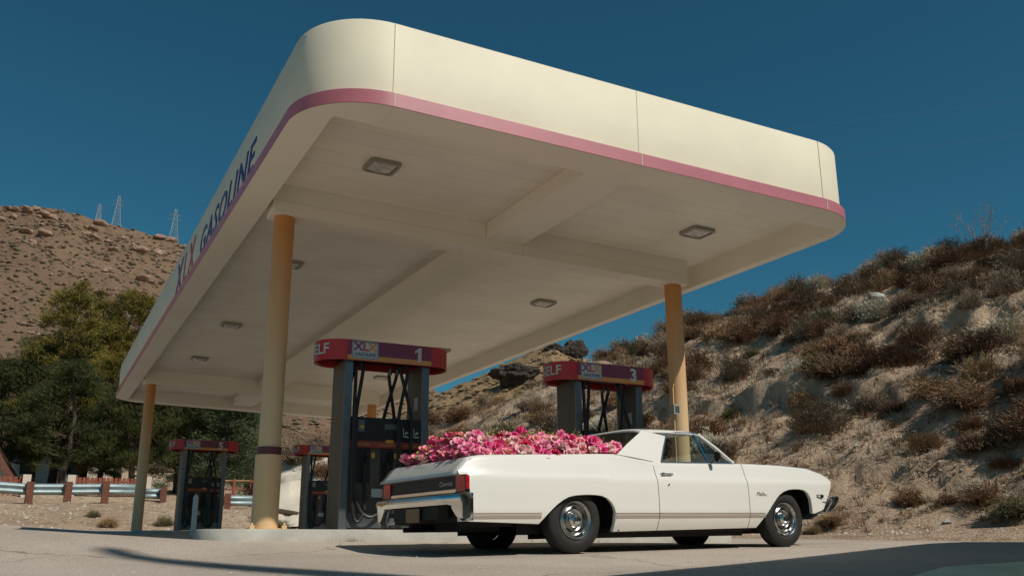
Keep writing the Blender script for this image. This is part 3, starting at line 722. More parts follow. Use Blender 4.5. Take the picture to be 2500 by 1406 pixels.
for k in range(41):
    y = -.945+1.89*k/40; lo, bk = bump_prof(y); x = -1.455-bk
    P.append([(-1.345, y, .592), (x+.03, y, .598), (x, y, .578), (x-.006, y, .535), (x+.012, y, .50), (x+.018, y, lo+.02), (x+.05, y, lo), (x+.09, y, lo+.01)])
for (sx_, extra) in ((0, 0),):
    pass
endL = [[(p[0]+(-1.27-p[0])*t*(.999 if i else 1) if False else max(p[0], -1.45)+(-1.28-max(p[0], -1.45))*t, -.957-.0*t, p[2]) for i, p in enumerate(P[0])] for t in (1, .5, 0.02)]
endR = [[(q[0], -q[1], q[2]) for q in r] for r in endL[::-1]]
g.grid(endL+P+endR, flip=False); rb_ = g.build("rear_bumper", chrome, car, smooth=True, sharp=50); solid(rb_, .012, 0)
g = MB(); g.box(-1.42, -1.30, -.50, .50, .36, .485); g.box(-1.40, -1.33, .55, .66, .40, .45); g.build("rear_valance", under, car)
g = MB(); g.box(-1.455, -1.447, -.16, .14, .335, .475); g.build("licence_plate", mat("plate_tan", (.22, .13, .07), .6), car)
g = MB(); g.tube([(-.7, .55, .27), (-1.25, .60, .27)], .028, 10); g.build("exhaust_pipe", under, car, smooth=True)
# front bumper
g = MB(); P = []
for k in range(41):
    y = -.93+1.86*k/40; b = -.16*abs(y/.93)**3; x = 4.30+b
    P.append([(x-.10, y, .605), (x, y, .61), (x+.02, y, .59), (x+.0, y, .55), (x-.09, y, .47), (x-.17, y, .43), (x-.21, y, .425)])
eL = [[(p[0]-(.14)*t, -.935, p[2]-.02*t) for p in P[0]] for t in (1, .5)]; eR = [[(q[0], -q[1], q[2]) for q in r] for r in eL[::-1]]
g.grid(eL+P+eR, flip=True); fb_ = g.build("front_bumper", chrome, car, smooth=True, sharp=50); solid(fb_, .012, 0)
# wells + underbody
g = MB()
g.box(.50, 2.66, -.80, .80, .20, .26); g.box(-1.25, 3.7, -.55, .55, .33, .42); g.box(.4, 2.7, -.62, -.54, .15, .26); g.box(.4, 2.7, .54, .62, .15, .26); g.box(-1.2, .4, -.58, -.50, .28, .36); g.box(-1.2, .4, .50, .58, .28, .36)
g.box(-1.0, -.6, -.35, .35, .24, .40); g.box(-.06, .06, -.72, .72, .27, .37); g.box(2.9, 3.5, -.35, .35, .17, .5)
for a, b, tp in ((-.56, .56, .74), (2.60, 3.74, .80)):
    for sy in (-1, 1):
        y0, y1 = sorted((sy*.60, sy*.62)); g.box(a, b, y0, y1, .20, tp); y0, y1 = sorted((sy*.60, sy*.885)); g.box(a, b, y0, y1, tp-.02, tp); g.box(a-.015, a, y0, y1, .33, tp); g.box(b, b+.015, y0, y1, .40 if a > 1 else .22, tp)
g.build("underbody", under, car)
# doors
for sy in (-1, 1):
    g = MB(); side(g, D0+.004, D1-.004, sy); dr = g.build("door", car_white, car, smooth=True, sharp=38)
    g = MB(); yy = sy*(half(1.27, .83)+.018); g.tube([(1.19, yy-sy*.02, .825), (1.21, yy, .828), (1.33, yy, .83), (1.36, yy-sy*.018, .83)], .013, 8); g.box(1.185, 1.235, *sorted((yy-sy*.03, yy)), .808, .846); g.build("door_handle", chrome, dr, smooth=True)
    g = MB(); g.lathe([(-.006, .011), (.006, .011), (.007, 0)], 'y', 10, (1.265, sy*.951, .715)); g.build("lock", chrome_dull, dr)
    # window frame: chrome drip line and vent window
    wf = [(1.245, .958, .09), (1.49, 1.305, .255), (1.56, 1.330, .27), (1.93, 1.338, .27), (2.01, 1.322, .268), (2.36, .985, .10)]
    g = MB(); g.tube([(s, sy*(.95-i), h) for s, h, i in wf], .013, 6); g.tube([(1.245, sy*.86, .962), (1.8, sy*.858, .972), (2.38, sy*.855, .98)], .012, 6)
    g.tube([(1.93, sy*.685, 1.325), (1.985, sy*.86, .975)][:2], .014, 6); g.build("window_trim", chrome, dr, smooth=True)
    g = MB(); g.add([(1.945, sy*.69, 1.31), (2.0, sy*.69, 1.31), (2.34, sy*.85, .985), (1.99, sy*.855, .978)], [(0, 1, 2, 3)]); g.build("vent_window", glass_m, dr)
# mirror (near side only shown)
g = MB(); g.tube([(2.02, -.87, .975), (2.03, -.955, 1.01), (2.03, -.96, 1.03)], .009, 6)
g.lathe([(0, .0), (0, .052), (.03, .045), (.05, .0)], 'y', 16, (0, 0, 0)); 
vs = g.v; n0 = len(vs)-16*4
for i in range(n0, len(vs)): x, y, z = vs[i]; vs[i] = (2.02+y, -.97+x*.9, 1.045+z*1.15)
g.build("side_mirror", mat("mirror_black", (.03, .03, .03), .2), car, smooth=True)
g = MB(); g.lathe([(0, .02), (.02, .01), (.03, .0)], 'z', 8, (2.66, -.62, 1.0)); g.tube([(2.66, -.62, 1.0), (2.645, -.62, 1.05)], .004, 5); g.build("antenna_base", chrome, car, smooth=True)
# trim strips, marker lamp, script
for sy in (-1, 1):
    for a, b in ((-1.30, -.47), (.50, D0-.006), (D0+.006, D1-.006), (D1+.006, 2.78)):
        for h0, h1, mm in ((.398, .410, trimgold), (.352, .372, trimgold), (.375, .395, trimsilver)):
            g = MB(); g.grid([[(a+(b-a)*q/8, sy*(half(a+(b-a)*q/8, h0)-.004), h0), (a+(b-a)*q/8, sy*(half(a+(b-a)*q/8, h0)+.006), h0+.002), (a+(b-a)*q/8, sy*(half(a+(b-a)*q/8, h1)+.006), h1-.002), (a+(b-a)*q/8, sy*(half(a+(b-a)*q/8, h1)-.004), h1)] for q in range(9)], flip=(sy > 0)); g.build("side_trim", mm, car)
    g = MB(); g.box(3.77, 3.90, *sorted((sy*(half(3.84, .6)+.002), sy*(half(3.84, .6)+.012))), .590, .630); mk = g.build("marker_lamp", black_trim, car)
    g = MB(); g.box(3.785, 3.835, *sorted((sy*(half(3.84, .6)+.010), sy*(half(3.84, .6)+.016))), .598, .622); g.build("lens", sign_white, mk)
    put_text("fender_script", "Malibu", .068, chrome, lambda x, y, z: (2.73-x if sy > 0 else 2.73+x, sy*(.953+z), .625+y), car, depth=.003, shear=.4)
# cabin interior
g = MB(); g.box(1.15, 1.32, -.66, .66, .5, 1.03); g.box(1.25, 1.75, -.66, .66, .35, .56); g.build("bench_seat", vinyl, car)
g = MB(); g.box(2.08, 2.40, -.74, .74, .62, .955); g.build("dashboard", vinyl, car)
g = MB(); g.lathe([(-.012, .19), (0, .203), (.012, .19), (0, .178)], 'y', 28, close=True); sw = g.build("steering_wheel", black_trim, car, smooth=True); sw.rotation_euler = (0, 0, pi/2-.0); sw.location = (1.93, .38, .95)
# wheels
def wheel(x, sy):
    t = MB(); yo = sy*.89; Rr = .335
    wr = bpy.data.objects.new("wheel", None); COL.objects.link(wr); wr.parent = car; wr.location = (x, yo, Rr)
    d = -sy
    prof = [(d*.02, .195), (d*.0, .215), (d*-.004, .25), (d*.004, .29), (d*.016, .312), (d*.022, .326), (d*.05, .335), (d*.10, .336), (d*.15, .335), (d*.178, .326), (d*.20, .29), (d*.19, .2)]
    t.lathe(prof, 'y', 56); t.build("tyre", tire_m, wr, smooth=True, sharp=60)
    t = MB(); t.lathe([(d*.004, .198), (d*-.004, .192), (d*.004, .182), (d*.03, .168), (d*.055, .160), (d*.05, .150), (d*.035, .135), (d*.03, .118), (d*.035, .10), (d*.05, .085), (d*.05, 0)], 'y', 48); rm = t.build("rim", chrome_dull, wr, smooth=True, sharp=60)
    t = MB()
    for k in range(5):
        a = 2*pi*k/5+.3; cxx, czz = .126*cos(a), .126*sin(a); tx, tz = -sin(a), cos(a)
        poly = [(.030*cos(q)*1.3, .016*sin(q)) for q in [2*pi*j/12 for j in range(12)]]
        t.prism(poly, d*.026, d*.029, lambda p, q, yy: (cxx+tx*p+cos(a)*q, yy, czz+tz*p+sin(a)*q))
    t.build("rim_slot", black_trim, rm)
    t = MB(); t.lathe([(d*.05, .085), (d*.02, .080), (d*.0, .066), (d*-.012, .05), (d*-.03, .045), (d*-.036, .03), (d*-.038, 0)], 'y', 32); t.build("hubcap", chrome, wr, smooth=True)
    return wr
for x in (0, 3.182):
    for sy in (-1, 1): wheel(x, sy)

# ------------------------------------------------------------------ flowers in the bed
def flower_mesh(seed, m1, m2):
    rd = random.Random(seed); g = MB()
    for ringi, (n, rr, tilt, sz) in enumerate(((5, .012, 1.25, .032), (7, .024, .85, .042), (8, .034, .42, .048), (8, .036, .05, .050))):
        for k in range(n):
            a = 2*pi*k/n+rd.random()*.6+ringi; tl = tilt+rd.uniform(-.2, .2); s = sz*rd.uniform(.8, 1.15)
            o = Vector((cos(a)*rr*.5, sin(a)*rr*.5, .01*(3-ringi)*.6)); dv = Vector((cos(a)*cos(tl), sin(a)*cos(tl), sin(tl))); tv = Vector((-sin(a), cos(a), 0)); nv = dv.cross(tv)
            c = rd.uniform(-.3, .3)*s
            P = []
            for i, wd in enumerate((.25, .85, 1.0, .55)):
                u = i/3; p = o+dv*s*u+nv*(c*u*u+.25*s*u*(1-u)); P.append([p-tv*s*.5*wd+nv*-.006, p, p+tv*s*.5*wd+nv*-.006])
            g.grid(P, mi=0 if rd.random() < .75 else 1)
    me = g.build("f", [m1, m2], smooth=True); d = me.data; bpy.data.objects.remove(me); return d
fc = {"pale pink": ((.85, .46, .48), (.90, .66, .62)), "hot pink": ((.85, .09, .30), (.88, .24, .42)), "deep crimson": ((.55, .01, .07), (.70, .04, .14)), "rose pink": ((.88, .22, .40), (.92, .42, .54)), "salmon pink": ((.90, .28, .32), (.92, .48, .46))}
fm = {}
for i, (k, (a, b)) in enumerate(fc.items()):
    ma = mat("petal_"+k.replace(" ", "_"), a, .6, var=.2, vscale=40, spec=.3); mb = mat("petal_light_"+k.replace(" ", "_"), b, .6, spec=.3)
    fm[k] = [flower_mesh(i*3+j, ma, mb) for j in range(2)]
def heap(s, y):
    e = sstep(-1.30, -.95, s)*(1-sstep(.55, 1.0, s)*.75)
    base = interp([(-1.3, .93), (-1.1, .97), (.5, 1.03), (1.0, 1.02)], s)
    return base+(.205*e+.03*sin(s*5.3)+.02*sin(s*11+1))*(1-(abs(y)/.86)**2.2)
fr = random.Random(11); names_ = ["pale pink"]*8+["salmon pink"]*6+["hot pink"]*7+["deep crimson"]*2+["rose pink"]*7
pl = []
for i in range(300):
    for _ in range(60):
        y = -.80+1.5*(fr.random()**1.35); s = fr.uniform(-1.20, .97)
        if s > .80 and y > .6: continue
        if s > .62 and abs(y) > .70: continue
        if all((s-a)**2+(y-b)**2 > .0042 for a, b in pl): break
    pl.append((s, y))
    k = fr.choice(names_); ob = bpy.data.objects.new("flower_head", fm[k][fr.randrange(2)]); COL.objects.link(ob)
    h = heap(s, y)+fr.uniform(-.035, .03)+(fr.uniform(.03, .09) if fr.random() < .14 else 0)
    nrm = Vector((0, 0, 1)) + Vector((0, y*1.1, 0))+Vector((fr.uniform(-.7, .7), fr.uniform(-1.0, .4), 0))
    q = (mw.to_3x3() @ nrm).to_track_quat('Z', 'Y'); sc = fr.uniform(.72, 1.4)
    ob.matrix_world = Matrix.Translation(mw @ Vector((s, y, h))) @ q.to_matrix().to_4x4() @ Matrix.Diagonal((sc, sc, sc, 1))
    wh = "spilling over the tailgate" if s < -1.12 else ("just ahead of the tailgate" if s < -.75 else ("above the rear wheel" if s < -.0 else ("at mid bed" if s < .45 else "against the cab's rear window")))
    wy = "near rail" if y < -.5 else ("near half" if y < -.05 else ("far half" if y < .4 else "far rail")); sz_ = "small" if sc < .92 else ("large" if sc > 1.18 else "medium")
    tag(ob, "%s %s blossom in the pickup bed, %s, %s" % (sz_, k, wh, wy), "flower", "blossoms heaped in the pickup bed")
# filler mass of smaller petals and leaves
g = MB()
P = []
for i in range(26):
    s = -1.22+2.02*i/25; P.append([(s, .74*j/8, heap(s, .74*j/8)-.07) for j in range(-8, 9)])
g.grid(P, mi=0)
for i in range(10000):
    s = fr.uniform(-1.20, .93); y = fr.uniform(-.80, .70)
    if s > .62 and abs(y) > .70: continue
    h = heap(s, y)+fr.gauss(0, .025)-.025; spike = fr.random() < .05
    if spike:
        h += fr.uniform(.03, .12)
    c = Vector((s, y, h)); a = Vector((fr.gauss(0, 1), fr.gauss(0, 1), fr.gauss(0, 1))).normalized(); b = a.orthogonal().normalized(); z = fr.uniform(.010, .022)
    mi = 4 if spike or fr.random() < .10 else fr.choice((0, 1, 1, 2, 3))
    g.add([c+a*z, c+b*z*.8, c-a*z, c-b*z*.8], [(0, 1, 2, 3)], mi)
for i in range(60):
    s = fr.uniform(-1.1, .8); y = fr.uniform(-.7, .6); h = heap(s, y); L_ = fr.uniform(.04, .13); d = Vector((fr.uniform(-.4, .4), fr.uniform(-.4, .4), 1)).normalized()
    g.tube([Vector((s, y, h-.03)), Vector((s, y, h))+d*L_], .004, 4, mi=4)
    for q in range(12):
        c = Vector((s, y, h))+d*L_*q/12; a = Vector((fr.gauss(0, 1), fr.gauss(0, 1), fr.gauss(0, .6))).normalized(); b = a.cross(d)*.006; g.add([c, c+a*.02+b, c+a*.03, c+a*.02-b], [(0, 1, 2, 3)], 4)
ff = g.build("flower_mass", [MATS["petal_salmon_pink"], MATS["petal_pale_pink"], MATS["petal_hot_pink"], MATS["petal_deep_crimson"], mat("flower_leaf", (.34, .33, .06), .6)])
ff.matrix_world = mw; tag(ff, "loose petals, buds and green leaves between the blossoms in the pickup bed", "flowers", kind="stuff")

# ------------------------------------------------------------------ bushes
def bush_mesh(seed, rx, rz, col, col2, ntw=260, leaf=.05, spread=1.0):
    rd = random.Random(seed); g = MB()
    for i in range(ntw):
        a = rd.uniform(0, 2*pi); el = math.acos(rd.random()*.98)  # from vertical
        d = Vector((sin(el)*cos(a), sin(el)*sin(a), cos(el)))
        L = rd.uniform(.6, 1.0)*(1+.35*noise.noise((d.x*1.7+seed, d.y*1.7, d.z*1.7)))
        p = Vector((rd.gauss(0, .06), rd.gauss(0, .06), 0)); pts = [p]
        bend = Vector((rd.gauss(0, .2), rd.gauss(0, .2), rd.uniform(0, .35)))
        for k in range(1, 4): pts.append(Vector((d.x*rx*L*k/3+bend.x*(k/3)**2*.3, d.y*rx*L*k/3+bend.y*(k/3)**2*.3, max(.02, d.z*rz*L*k/3+bend.z*(k/3)**2*.15))))
        w_ = .008; sd_ = d.orthogonal().normalized()
        g.grid([[q-sd_*w_*(1-.25*j), q+sd_*w_*(1-.25*j)] for j, q in enumerate(pts)], mi=1)
        for k in range(int(9*spread)):
            u = rd.uniform(.35, 1.05); j = min(2, int(u*3)); q = pts[j].lerp(pts[j+1], min(1, u*3-j)); q = q+Vector((rd.gauss(0, .05), rd.gauss(0, .05), rd.gauss(0, .05)))
            v = Vector((rd.gauss(0, 1)*.5+d.x, rd.gauss(0, 1)*.5+d.y, rd.gauss(0, .5)+.7)).normalized(); s_ = v.orthogonal().normalized()*leaf*.16; ll = leaf*rd.uniform(.8, 2.2)
            g.add([q-s_, q+s_, q+v*ll+s_*.4, q+v*ll-s_*.4], [(0, 1, 2, 3)], 0)
    m1 = mat("bush_leaf_%d" % seed, col, .8, col2=col2, vscale=3, spec=.1); m2 = mat("bush_twig_%d" % seed, tuple(c*.75 for c in col), .9, spec=.1)
    o = g.build("b", [m1, m2]); d = o.data; bpy.data.objects.remove(o); return d
BK = [("reddish brown", "dry reddish brown brush", bush_mesh(1, .75, .85, (.30, .18, .105), (.20, .12, .075), 300, .065, 1.7)),
      ("dark russet", "dark russet low brush", bush_mesh(2, .85, .65, (.19, .115, .07), (.125, .078, .05), 320, .065, 1.7)),
      ("tan", "tan dried brush", bush_mesh(3, .65, .7, (.38, .255, .14), (.28, .18, .10), 260, .065, 1.7)),
      ("pale sage", "pale grey sagebrush", bush_mesh(4, .6, .75, (.55, .50, .39), (.42, .39, .30), 300, .065, 1.7)),
      ("olive", "olive green bush", bush_mesh(5, .7, .8, (.20, .18, .09), (.12, .115, .06), 300, .065, 1.7)),
      ("grey brown", "grey brown twiggy bush", bush_mesh(6, .8, .95, (.28, .21, .145), (.19, .145, .10), 340, .065, 1.7))]
br = random.Random(5)
def zone(az, r, t):
    if t > .93: return "on the ridge line"
    if t < .12: return "at the foot of the slope"
    return "high on the slope" if t > .55 else "low on the slope"
tz = {}
def place_bush(kind, az, r, sc, lab=None, sq=1):
    x, y, z = terrain(az, r); rb = RB(az); rc = RC(az)
    t = (r-rb)/(rc-rb); nm, desc, me = BK[kind]
    side_ = "behind the pumps" if az < 34 else ("beyond the pickup" if az < 45 else "right of the pickup")
    o = bpy.data.objects.new("desert_bush", me); COL.objects.link(o); o.location = (x, y, z-.06*sc); o.rotation_euler = (br.uniform(-.15, .15), br.uniform(-.15, .15), br.uniform(0, 6.28)); o.scale = (sc*br.uniform(.85, 1.2), sc*br.uniform(.85, 1.2), sc*sq*br.uniform(.8, 1.15))
    zz = "on the ridge line" if t > .93 else "at the slope's foot" if t < .1 else "low on the slope" if t < .35 else "halfway up the slope" if t < .62 else "high on the slope"
    side_ = next(l for a_, l in ((17, "behind pump 7"), (21, "behind pump 1"), (24, "just right of pump 1"), (28, "between pumps 1 and 3"), (31, "left part of pump 3's background"), (34, "behind pump 3"), (37, "just left of the right column"), (39.5, "just right of the right column"), (42, "above the pickup's windscreen"), (44.5, "above the pickup's hood"), (47, "just past the pickup's nose"), (50, "a little right of the pickup"), (53, "well right of the pickup"), (99, "toward the right picture edge")) if az < a_)
    big = "small " if sc < .8 else "large " if sc > 1.12 else ""
    tag(o, lab or "%s%s %s, %s" % (big, desc, zz, side_), "bush", "desert bushes on the right slope")
nb = 0; used = []
while nb < 285:
    az = br.uniform(12.5, 59); 
    if az < 32 and br.random() < .45: continue
    rb = RB(az); rc = RC(az)
    t = br.random()**1.05; r = rb+.3+(rc-rb)*t*1.0
    x = CX+r*sin(R(az)); y = CY+r*cos(R(az))
    dn = noise.noise((x*.16, y*.16, 9))+.35*noise.noise((x*.5, y*.5, 4))
    if az < 15.2 and t < .8: continue                      # pale bare bank
    if dn < -.2 and t < .9 and br.random() < .8: continue
    if t < .06 and br.random() < .5: continue
    if any((x-a)**2+(y-b)**2 < .5 for a, b in used): continue
    used.append((x, y)); k = br.choices(range(6), (7, 6, 4, 2.2, 1.6, 4))[0]
    if t > .93: k = br.choice((0, 3, 5, 5, 2))
    sc = br.uniform(.65, 1.45)*(1.0 if t > .1 else .6)
    place_bush(k, az, r, sc); nb += 1
# ridge-line bushes seen against the sky (bigger)
for az, sc, k in ((41.6, 1.5, 5), (43.6, 1.6, 3), (44.5, 1.3, 5), (46.2, .8, 0), (40.6, 1.0, 5), (47.5, .5, 5), (49.3, 1.3, 3), (50.4, 1.2, 5), (53.2, 1.3, 5), (54.6, 1.4, 2), (57.4, 1.5, 3), (39, .9, 0), (37.3, .9, 5)):
    place_bush(k, az, RC(az)-.4, sc)
g = MB()
for i in range(760):
    az = br.uniform(12.5, 60); rb = RB(az); rc = RC(az); t = br.random(); r = rb+.4+(rc-rb)*t; x, y, z = terrain(az, r)
    if az < 15.2 and t < .8: continue
    k = br.choice((0, 0, 1, 2, 3, 3)); s_ = br.uniform(.22, .62)
    for q in range(150):
        a = br.uniform(0, 6.28); e = math.asin(br.random()**.8*.98+.01); d = Vector((cos(a)*cos(e), sin(a)*cos(e), sin(e)*.85))*s_*br.uniform(.45, 1.1); v = (d.normalized()+Vector((br.gauss(0, .35), br.gauss(0, .35), br.gauss(0, .3)+.3))).normalized(); t_ = v.orthogonal().normalized()*.010; c = Vector((x, y, z-.03))+d; L = br.uniform(.05, .13)
        g.add([c-t_, c+t_, c+v*L], [(0, 1, 2)], k)
    for q in range(25):
        a = br.uniform(0, 6.28); e = br.uniform(.1, 1.5); d = Vector((cos(a)*cos(e), sin(a)*cos(e), sin(e)*.85))*s_; t_ = Vector((-sin(a), cos(a), 0))*.008; c = Vector((x, y, z-.03)); g.add([c-t_, c+t_, c+d], [(0, 1, 2)], k)
tag(g.build("low_scrub", [MATS["bush_leaf_1"], MATS["bush_leaf_3"], MATS["bush_leaf_6"], MATS["bush_leaf_4"]]), "low dry scrub filling the gaps between the larger bushes", "scrub", kind="stuff")
# small tufts, stones: uncountable
g = MB()
for i in range(7500):
    az = br.uniform(11.5, 60); rb = RB(az); rc = RC(az)
    r = rb+(rc-rb)*br.random(); x, y, z = terrain(az, r)
    if noise.noise((x*.2, y*.2, 2)) < -.25 and br.random() < .7: continue
    if az < 14.5 and br.random() < .9: continue
    mi = br.choice((0, 0, 1, 2, 3)); s_ = br.uniform(.06, .36)
    for k in range(16):
        a = br.uniform(0, 6.28); e = br.uniform(.2, 1.3); d = Vector((cos(a)*cos(e), sin(a)*cos(e), sin(e)))*s_*br.uniform(.7, 1.4); t_ = Vector((-sin(a), cos(a), 0))*.014
        q = Vector((x+br.gauss(0, s_*.3), y+br.gauss(0, s_*.3), z-.02)); g.add([q-t_, q+t_, q+d], [(0, 1, 2)], mi)
tag(g.build("dry_grass_tufts", [MATS["bush_leaf_1"], MATS["bush_leaf_3"], MATS["bush_leaf_6"], MATS["bush_leaf_4"]]), "scattered dry grass tufts covering the bare slope", "grass", kind="stuff")
g = MB()
def stone(g, c, s, rd, mi=0):
    vs = []; 
    for (x, y, z) in ((1,0,0),(-1,0,0),(0,1,0),(0,-1,0),(0,0,1),(0,0,-1)): vs.append(Vector(c)+Vector((x, y, z*.7))*s*rd.uniform(.6, 1.2))
    g.add(vs, [(0,2,4),(2,1,4),(1,3,4),(3,0,4),(2,0,5),(1,2,5),(3,1,5),(0,3,5)], mi)
for i in range(2600):
    az = br.uniform(-4, 60)
    if az > 12:
        rb = RB(az); r = rb-1.0+24*br.random()**1.6
    else: r = br.uniform(38, 47)
    x, y, z = terrain(az, r); z = max(z, lot(x, y)); stone(g, (x, y, z), abs(br.gauss(0, .035))+.012, br)
tag(g.build("pebbles", pale_rock), "loose pale stones strewn over slope and embankment", "stones", kind="stuff")
g = MB()
for i in range(500):
    x = br.uniform(-4, 14); y = br.uniform(-8, -1.0); stone(g, (x, y, lot(x, y)+.002), br.uniform(.004, .014), br)
tag(g.build("gravel", MATS["pale_rock"]), "fine gravel on the sunlit forecourt", "gravel", kind="stuff")

# ------------------------------------------------------------------ boulders on the brown hill crest
def boulder_mesh(seed):
    import bmesh
    bm = bmesh.new(); bmesh.ops.create_icosphere(bm, subdivisions=3, radius=1)
    for v in bm.verts: v.co *= 1+.45*noise.noise(v.co*1.1+Vector((seed, 0, 0)))+.15*noise.noise(v.co*3+Vector((seed, 3, 0)))
    for v in bm.verts: v.co.z *= .7
    me = bpy.data.meshes.new("boulder"); bm.to_mesh(me); bm.free(); me.materials.append(rock_m); return me
BM_ = [boulder_mesh(i*5.3) for i in range(3)]
hr = random.Random(3)
def hill_pt(prof, az, r, rb, rc, zb_t, amp, nsc):
    te = interp(prof, az); t = (r-rb)/(rc-rb); x = CX+r*sin(R(az)); y = CY+r*cos(R(az)); e = zb_t+(te-zb_t)*(t**.85)
    return x, y, CZ+r*e+amp*fbm(x*nsc, y*nsc, 7, 6)*(1 if t < .9 else .6)
for i in range(46):
    az = hr.uniform(-5, 7.5); r = hr.choice((hr.uniform(300, 321), hr.uniform(280, 318)))
    x, y, z = hill_pt(LEFT, az, r, 130, 320, .03, 5, .02); s_ = hr.uniform(.8, 2.3)
    o = bpy.data.objects.new("boulder", BM_[i % 3]); COL.objects.link(o); o.location = (x, y, z); o.scale = (s_*1.3, s_, s_*.8); o.rotation_euler = (hr.uniform(-.3, .3), hr.uniform(-.3, .3), hr.uniform(0, 6))
    tag(o, "%s pinkish boulder on the brown hill, %s, %s" % ("small" if s_ < 1.5 else "large" if s_ > 2.3 else "medium", "on the skyline" if r > 312 else "just below the crest", "by the left edge" if az < -3 else "left of the leftmost pylon" if az < .5 else "under the tallest pylon" if az < 3.2 else "between the two big pylons" if az < 5 else "right of the pylons"), "boulder", "boulders along the left hill crest")
g = MB()
for i in range(7000):
    az = hr.uniform(-6, 22); r = 130+190*hr.random()**.8; x, y, z = hill_pt(LEFT, az, r, 130, 320, .03, 5, .02)
    s_ = hr.uniform(.3, .95); mi = hr.choice((0, 0, 0, 1, 2)); stone(g, (x, y, z+s_*.2), s_, hr, mi)
tag(g.build("hill_scrub", [mat("scrub_dark", (.14, .11, .07), .9), mat("scrub_brown", (.20, .13, .08), .9), rock_m]), "sparse dark scrub dotting the far brown hillside", "scrub", kind="stuff")
g = MB()
for i in range(1500):
    az = hr.uniform(13, 36); r = 75+100*hr.random(); x, y, z = hill_pt(MID, az, r, 75, 175, .06, 2.2, .06); s_ = hr.uniform(.3, .9); stone(g, (x, y, z+s_*.3), s_, hr, hr.choice((0, 1)))
tag(g.build("hill_scrub", [MATS["scrub_dark"], mat("scrub_gold", (.28, .19, .10), .9)]), "sparse shrubs over the golden slope behind the pumps", "scrub", kind="stuff")
# dark rocky outcrops
def outcrop(az, r, te0, te1, wdt, lab, seed):
    import bmesh
    x, y = CX+r*sin(R(az)), CY+r*cos(R(az)); z0, z1 = CZ+r*te0, CZ+r*te1
    bm = bmesh.new(); bmesh.ops.create_icosphere(bm, subdivisions=5, radius=1)
    for v in bm.verts:
        c = v.co.copy(); n_ = 1+.5*noise.noise(c*1.3+Vector((seed, 0, 0)))+.28*noise.noise(c*3.1+Vector((seed, 5, 0)))+.14*noise.noise(c*8)
        v.co = Vector((c.x*wdt*n_, c.y*wdt*.7*n_, c.z*(z1-z0)*.5*n_))
    me = bpy.data.meshes.new("outcrop"); bm.to_mesh(me); bm.free(); me.materials.append(dark_rock)
    o = bpy.data.objects.new("rock_outcrop", me); COL.objects.link(o); o.location = (x, y, (z0+z1)/2); tag(o, lab, "rock", "dark rock outcrops")
outcrop(30.75, 172, .197, .2195, 2.3, "dark rocky knob standing against the sky between the canopy edge and the brush slope", 2)
outcrop(29.4, 172, .205, .216, 1.8, "small dark crag just left of the rocky knob, touching the canopy edge", 9)
outcrop(27.0, 150, .168, .193, 3.6, "broad dark crag on the slope above pump 3's sign", 14)

# ------------------------------------------------------------------ trees
def crown_mesh(seed, H, Wd, m, nclump, per, leaf, base=.15, shape='pine'):
    rd = random.Random(seed); g = MB()
    for i in range(nclump):
        u = base+(1-base)*rd.random()**.85
        rmax = Wd*(sin(pi*min(1, (u-base)/(1-base)*.80+.17))**.8) if shape == 'round' else Wd*(1.08-u)**.75
        a = rd.uniform(0, 2*pi); rr = rmax*(.35+.65*sqrt(rd.random()))*(1+.5*noise.noise((cos(a)*1.5+seed, sin(a)*1.5, u*4)))
        c = Vector((cos(a)*rr, sin(a)*rr, u*H+rd.gauss(0, .3))); cs = rd.uniform(.5, 1.15)*Wd*.165; flat = rd.uniform(.35, .65); outd = Vector((cos(a)*.8, sin(a)*.8, .75))
        for k in range(per):
            p = c+Vector((rd.gauss(0, cs), rd.gauss(0, cs), rd.gauss(0, cs*flat)))*.8
            d = (outd+Vector((rd.gauss(0, .7), rd.gauss(0, .7), rd.gauss(0, .6)))).normalized(); s_ = d.orthogonal().normalized(); s_ = (s_+d.cross(s_)*rd.uniform(-1, 1)).normalized()*leaf*rd.uniform(.07, .16); L = leaf*rd.uniform(.9, 2.2)
            g.add([p-s_, p+s_, p+d*L+s_*.3, p+d*L-s_*.3], [(0, 1, 2, 3)])
    o = g.build("c", m); d = o.data; bpy.data.objects.remove(o); return d
def trunk_mesh(seed, H, r):
    rd = random.Random(seed); g = MB(); g.tube([(rd.gauss(0, .1)*k, rd.gauss(0, .1)*k, H*k/6) for k in range(7)], r, 9, r2=r*.25)
    for i in range(26):
        z = H*rd.uniform(.15, .9); a = rd.uniform(0, 6.28); L = (1.05-z/H)*H*.33
        g.tube([(0, 0, z), (cos(a)*L*.5, sin(a)*L*.5, z+L*.10), (cos(a)*L, sin(a)*L, z+L*.30)], r*.28, 5, r2=r*.06)
    o = g.build("t", bark, smooth=True); d = o.data; bpy.data.objects.remove(o); return d
leaf_y = mat("pine_foliage_golden", (.24, .18, .035), .75, col2=(.09, .09, .022), vscale=.5, spec=.2)
leaf_d = mat("pine_foliage_dark", (.085, .088, .026), .75, col2=(.03, .042, .016), vscale=.6, spec=.2)
leaf_c = mat("cedar_foliage", (.115, .145, .07), .75, col2=(.06, .085, .04), vscale=.7, spec=.2)
CR = {"gold": (crown_mesh(21, 13, 2.5, leaf_y, 125, 250, .17, .14, 'round'), trunk_mesh(1, 12, .28)),
      "dark": (crown_mesh(22, 9, 3.2, leaf_d, 120, 250, .17, .17, 'round'), trunk_mesh(2, 8, .26)),
      "cedar": (crown_mesh(23, 8, 3.3, leaf_c, 130, 240, .16, .10, 'pine'), trunk_mesh(3, 7.5, .24))}
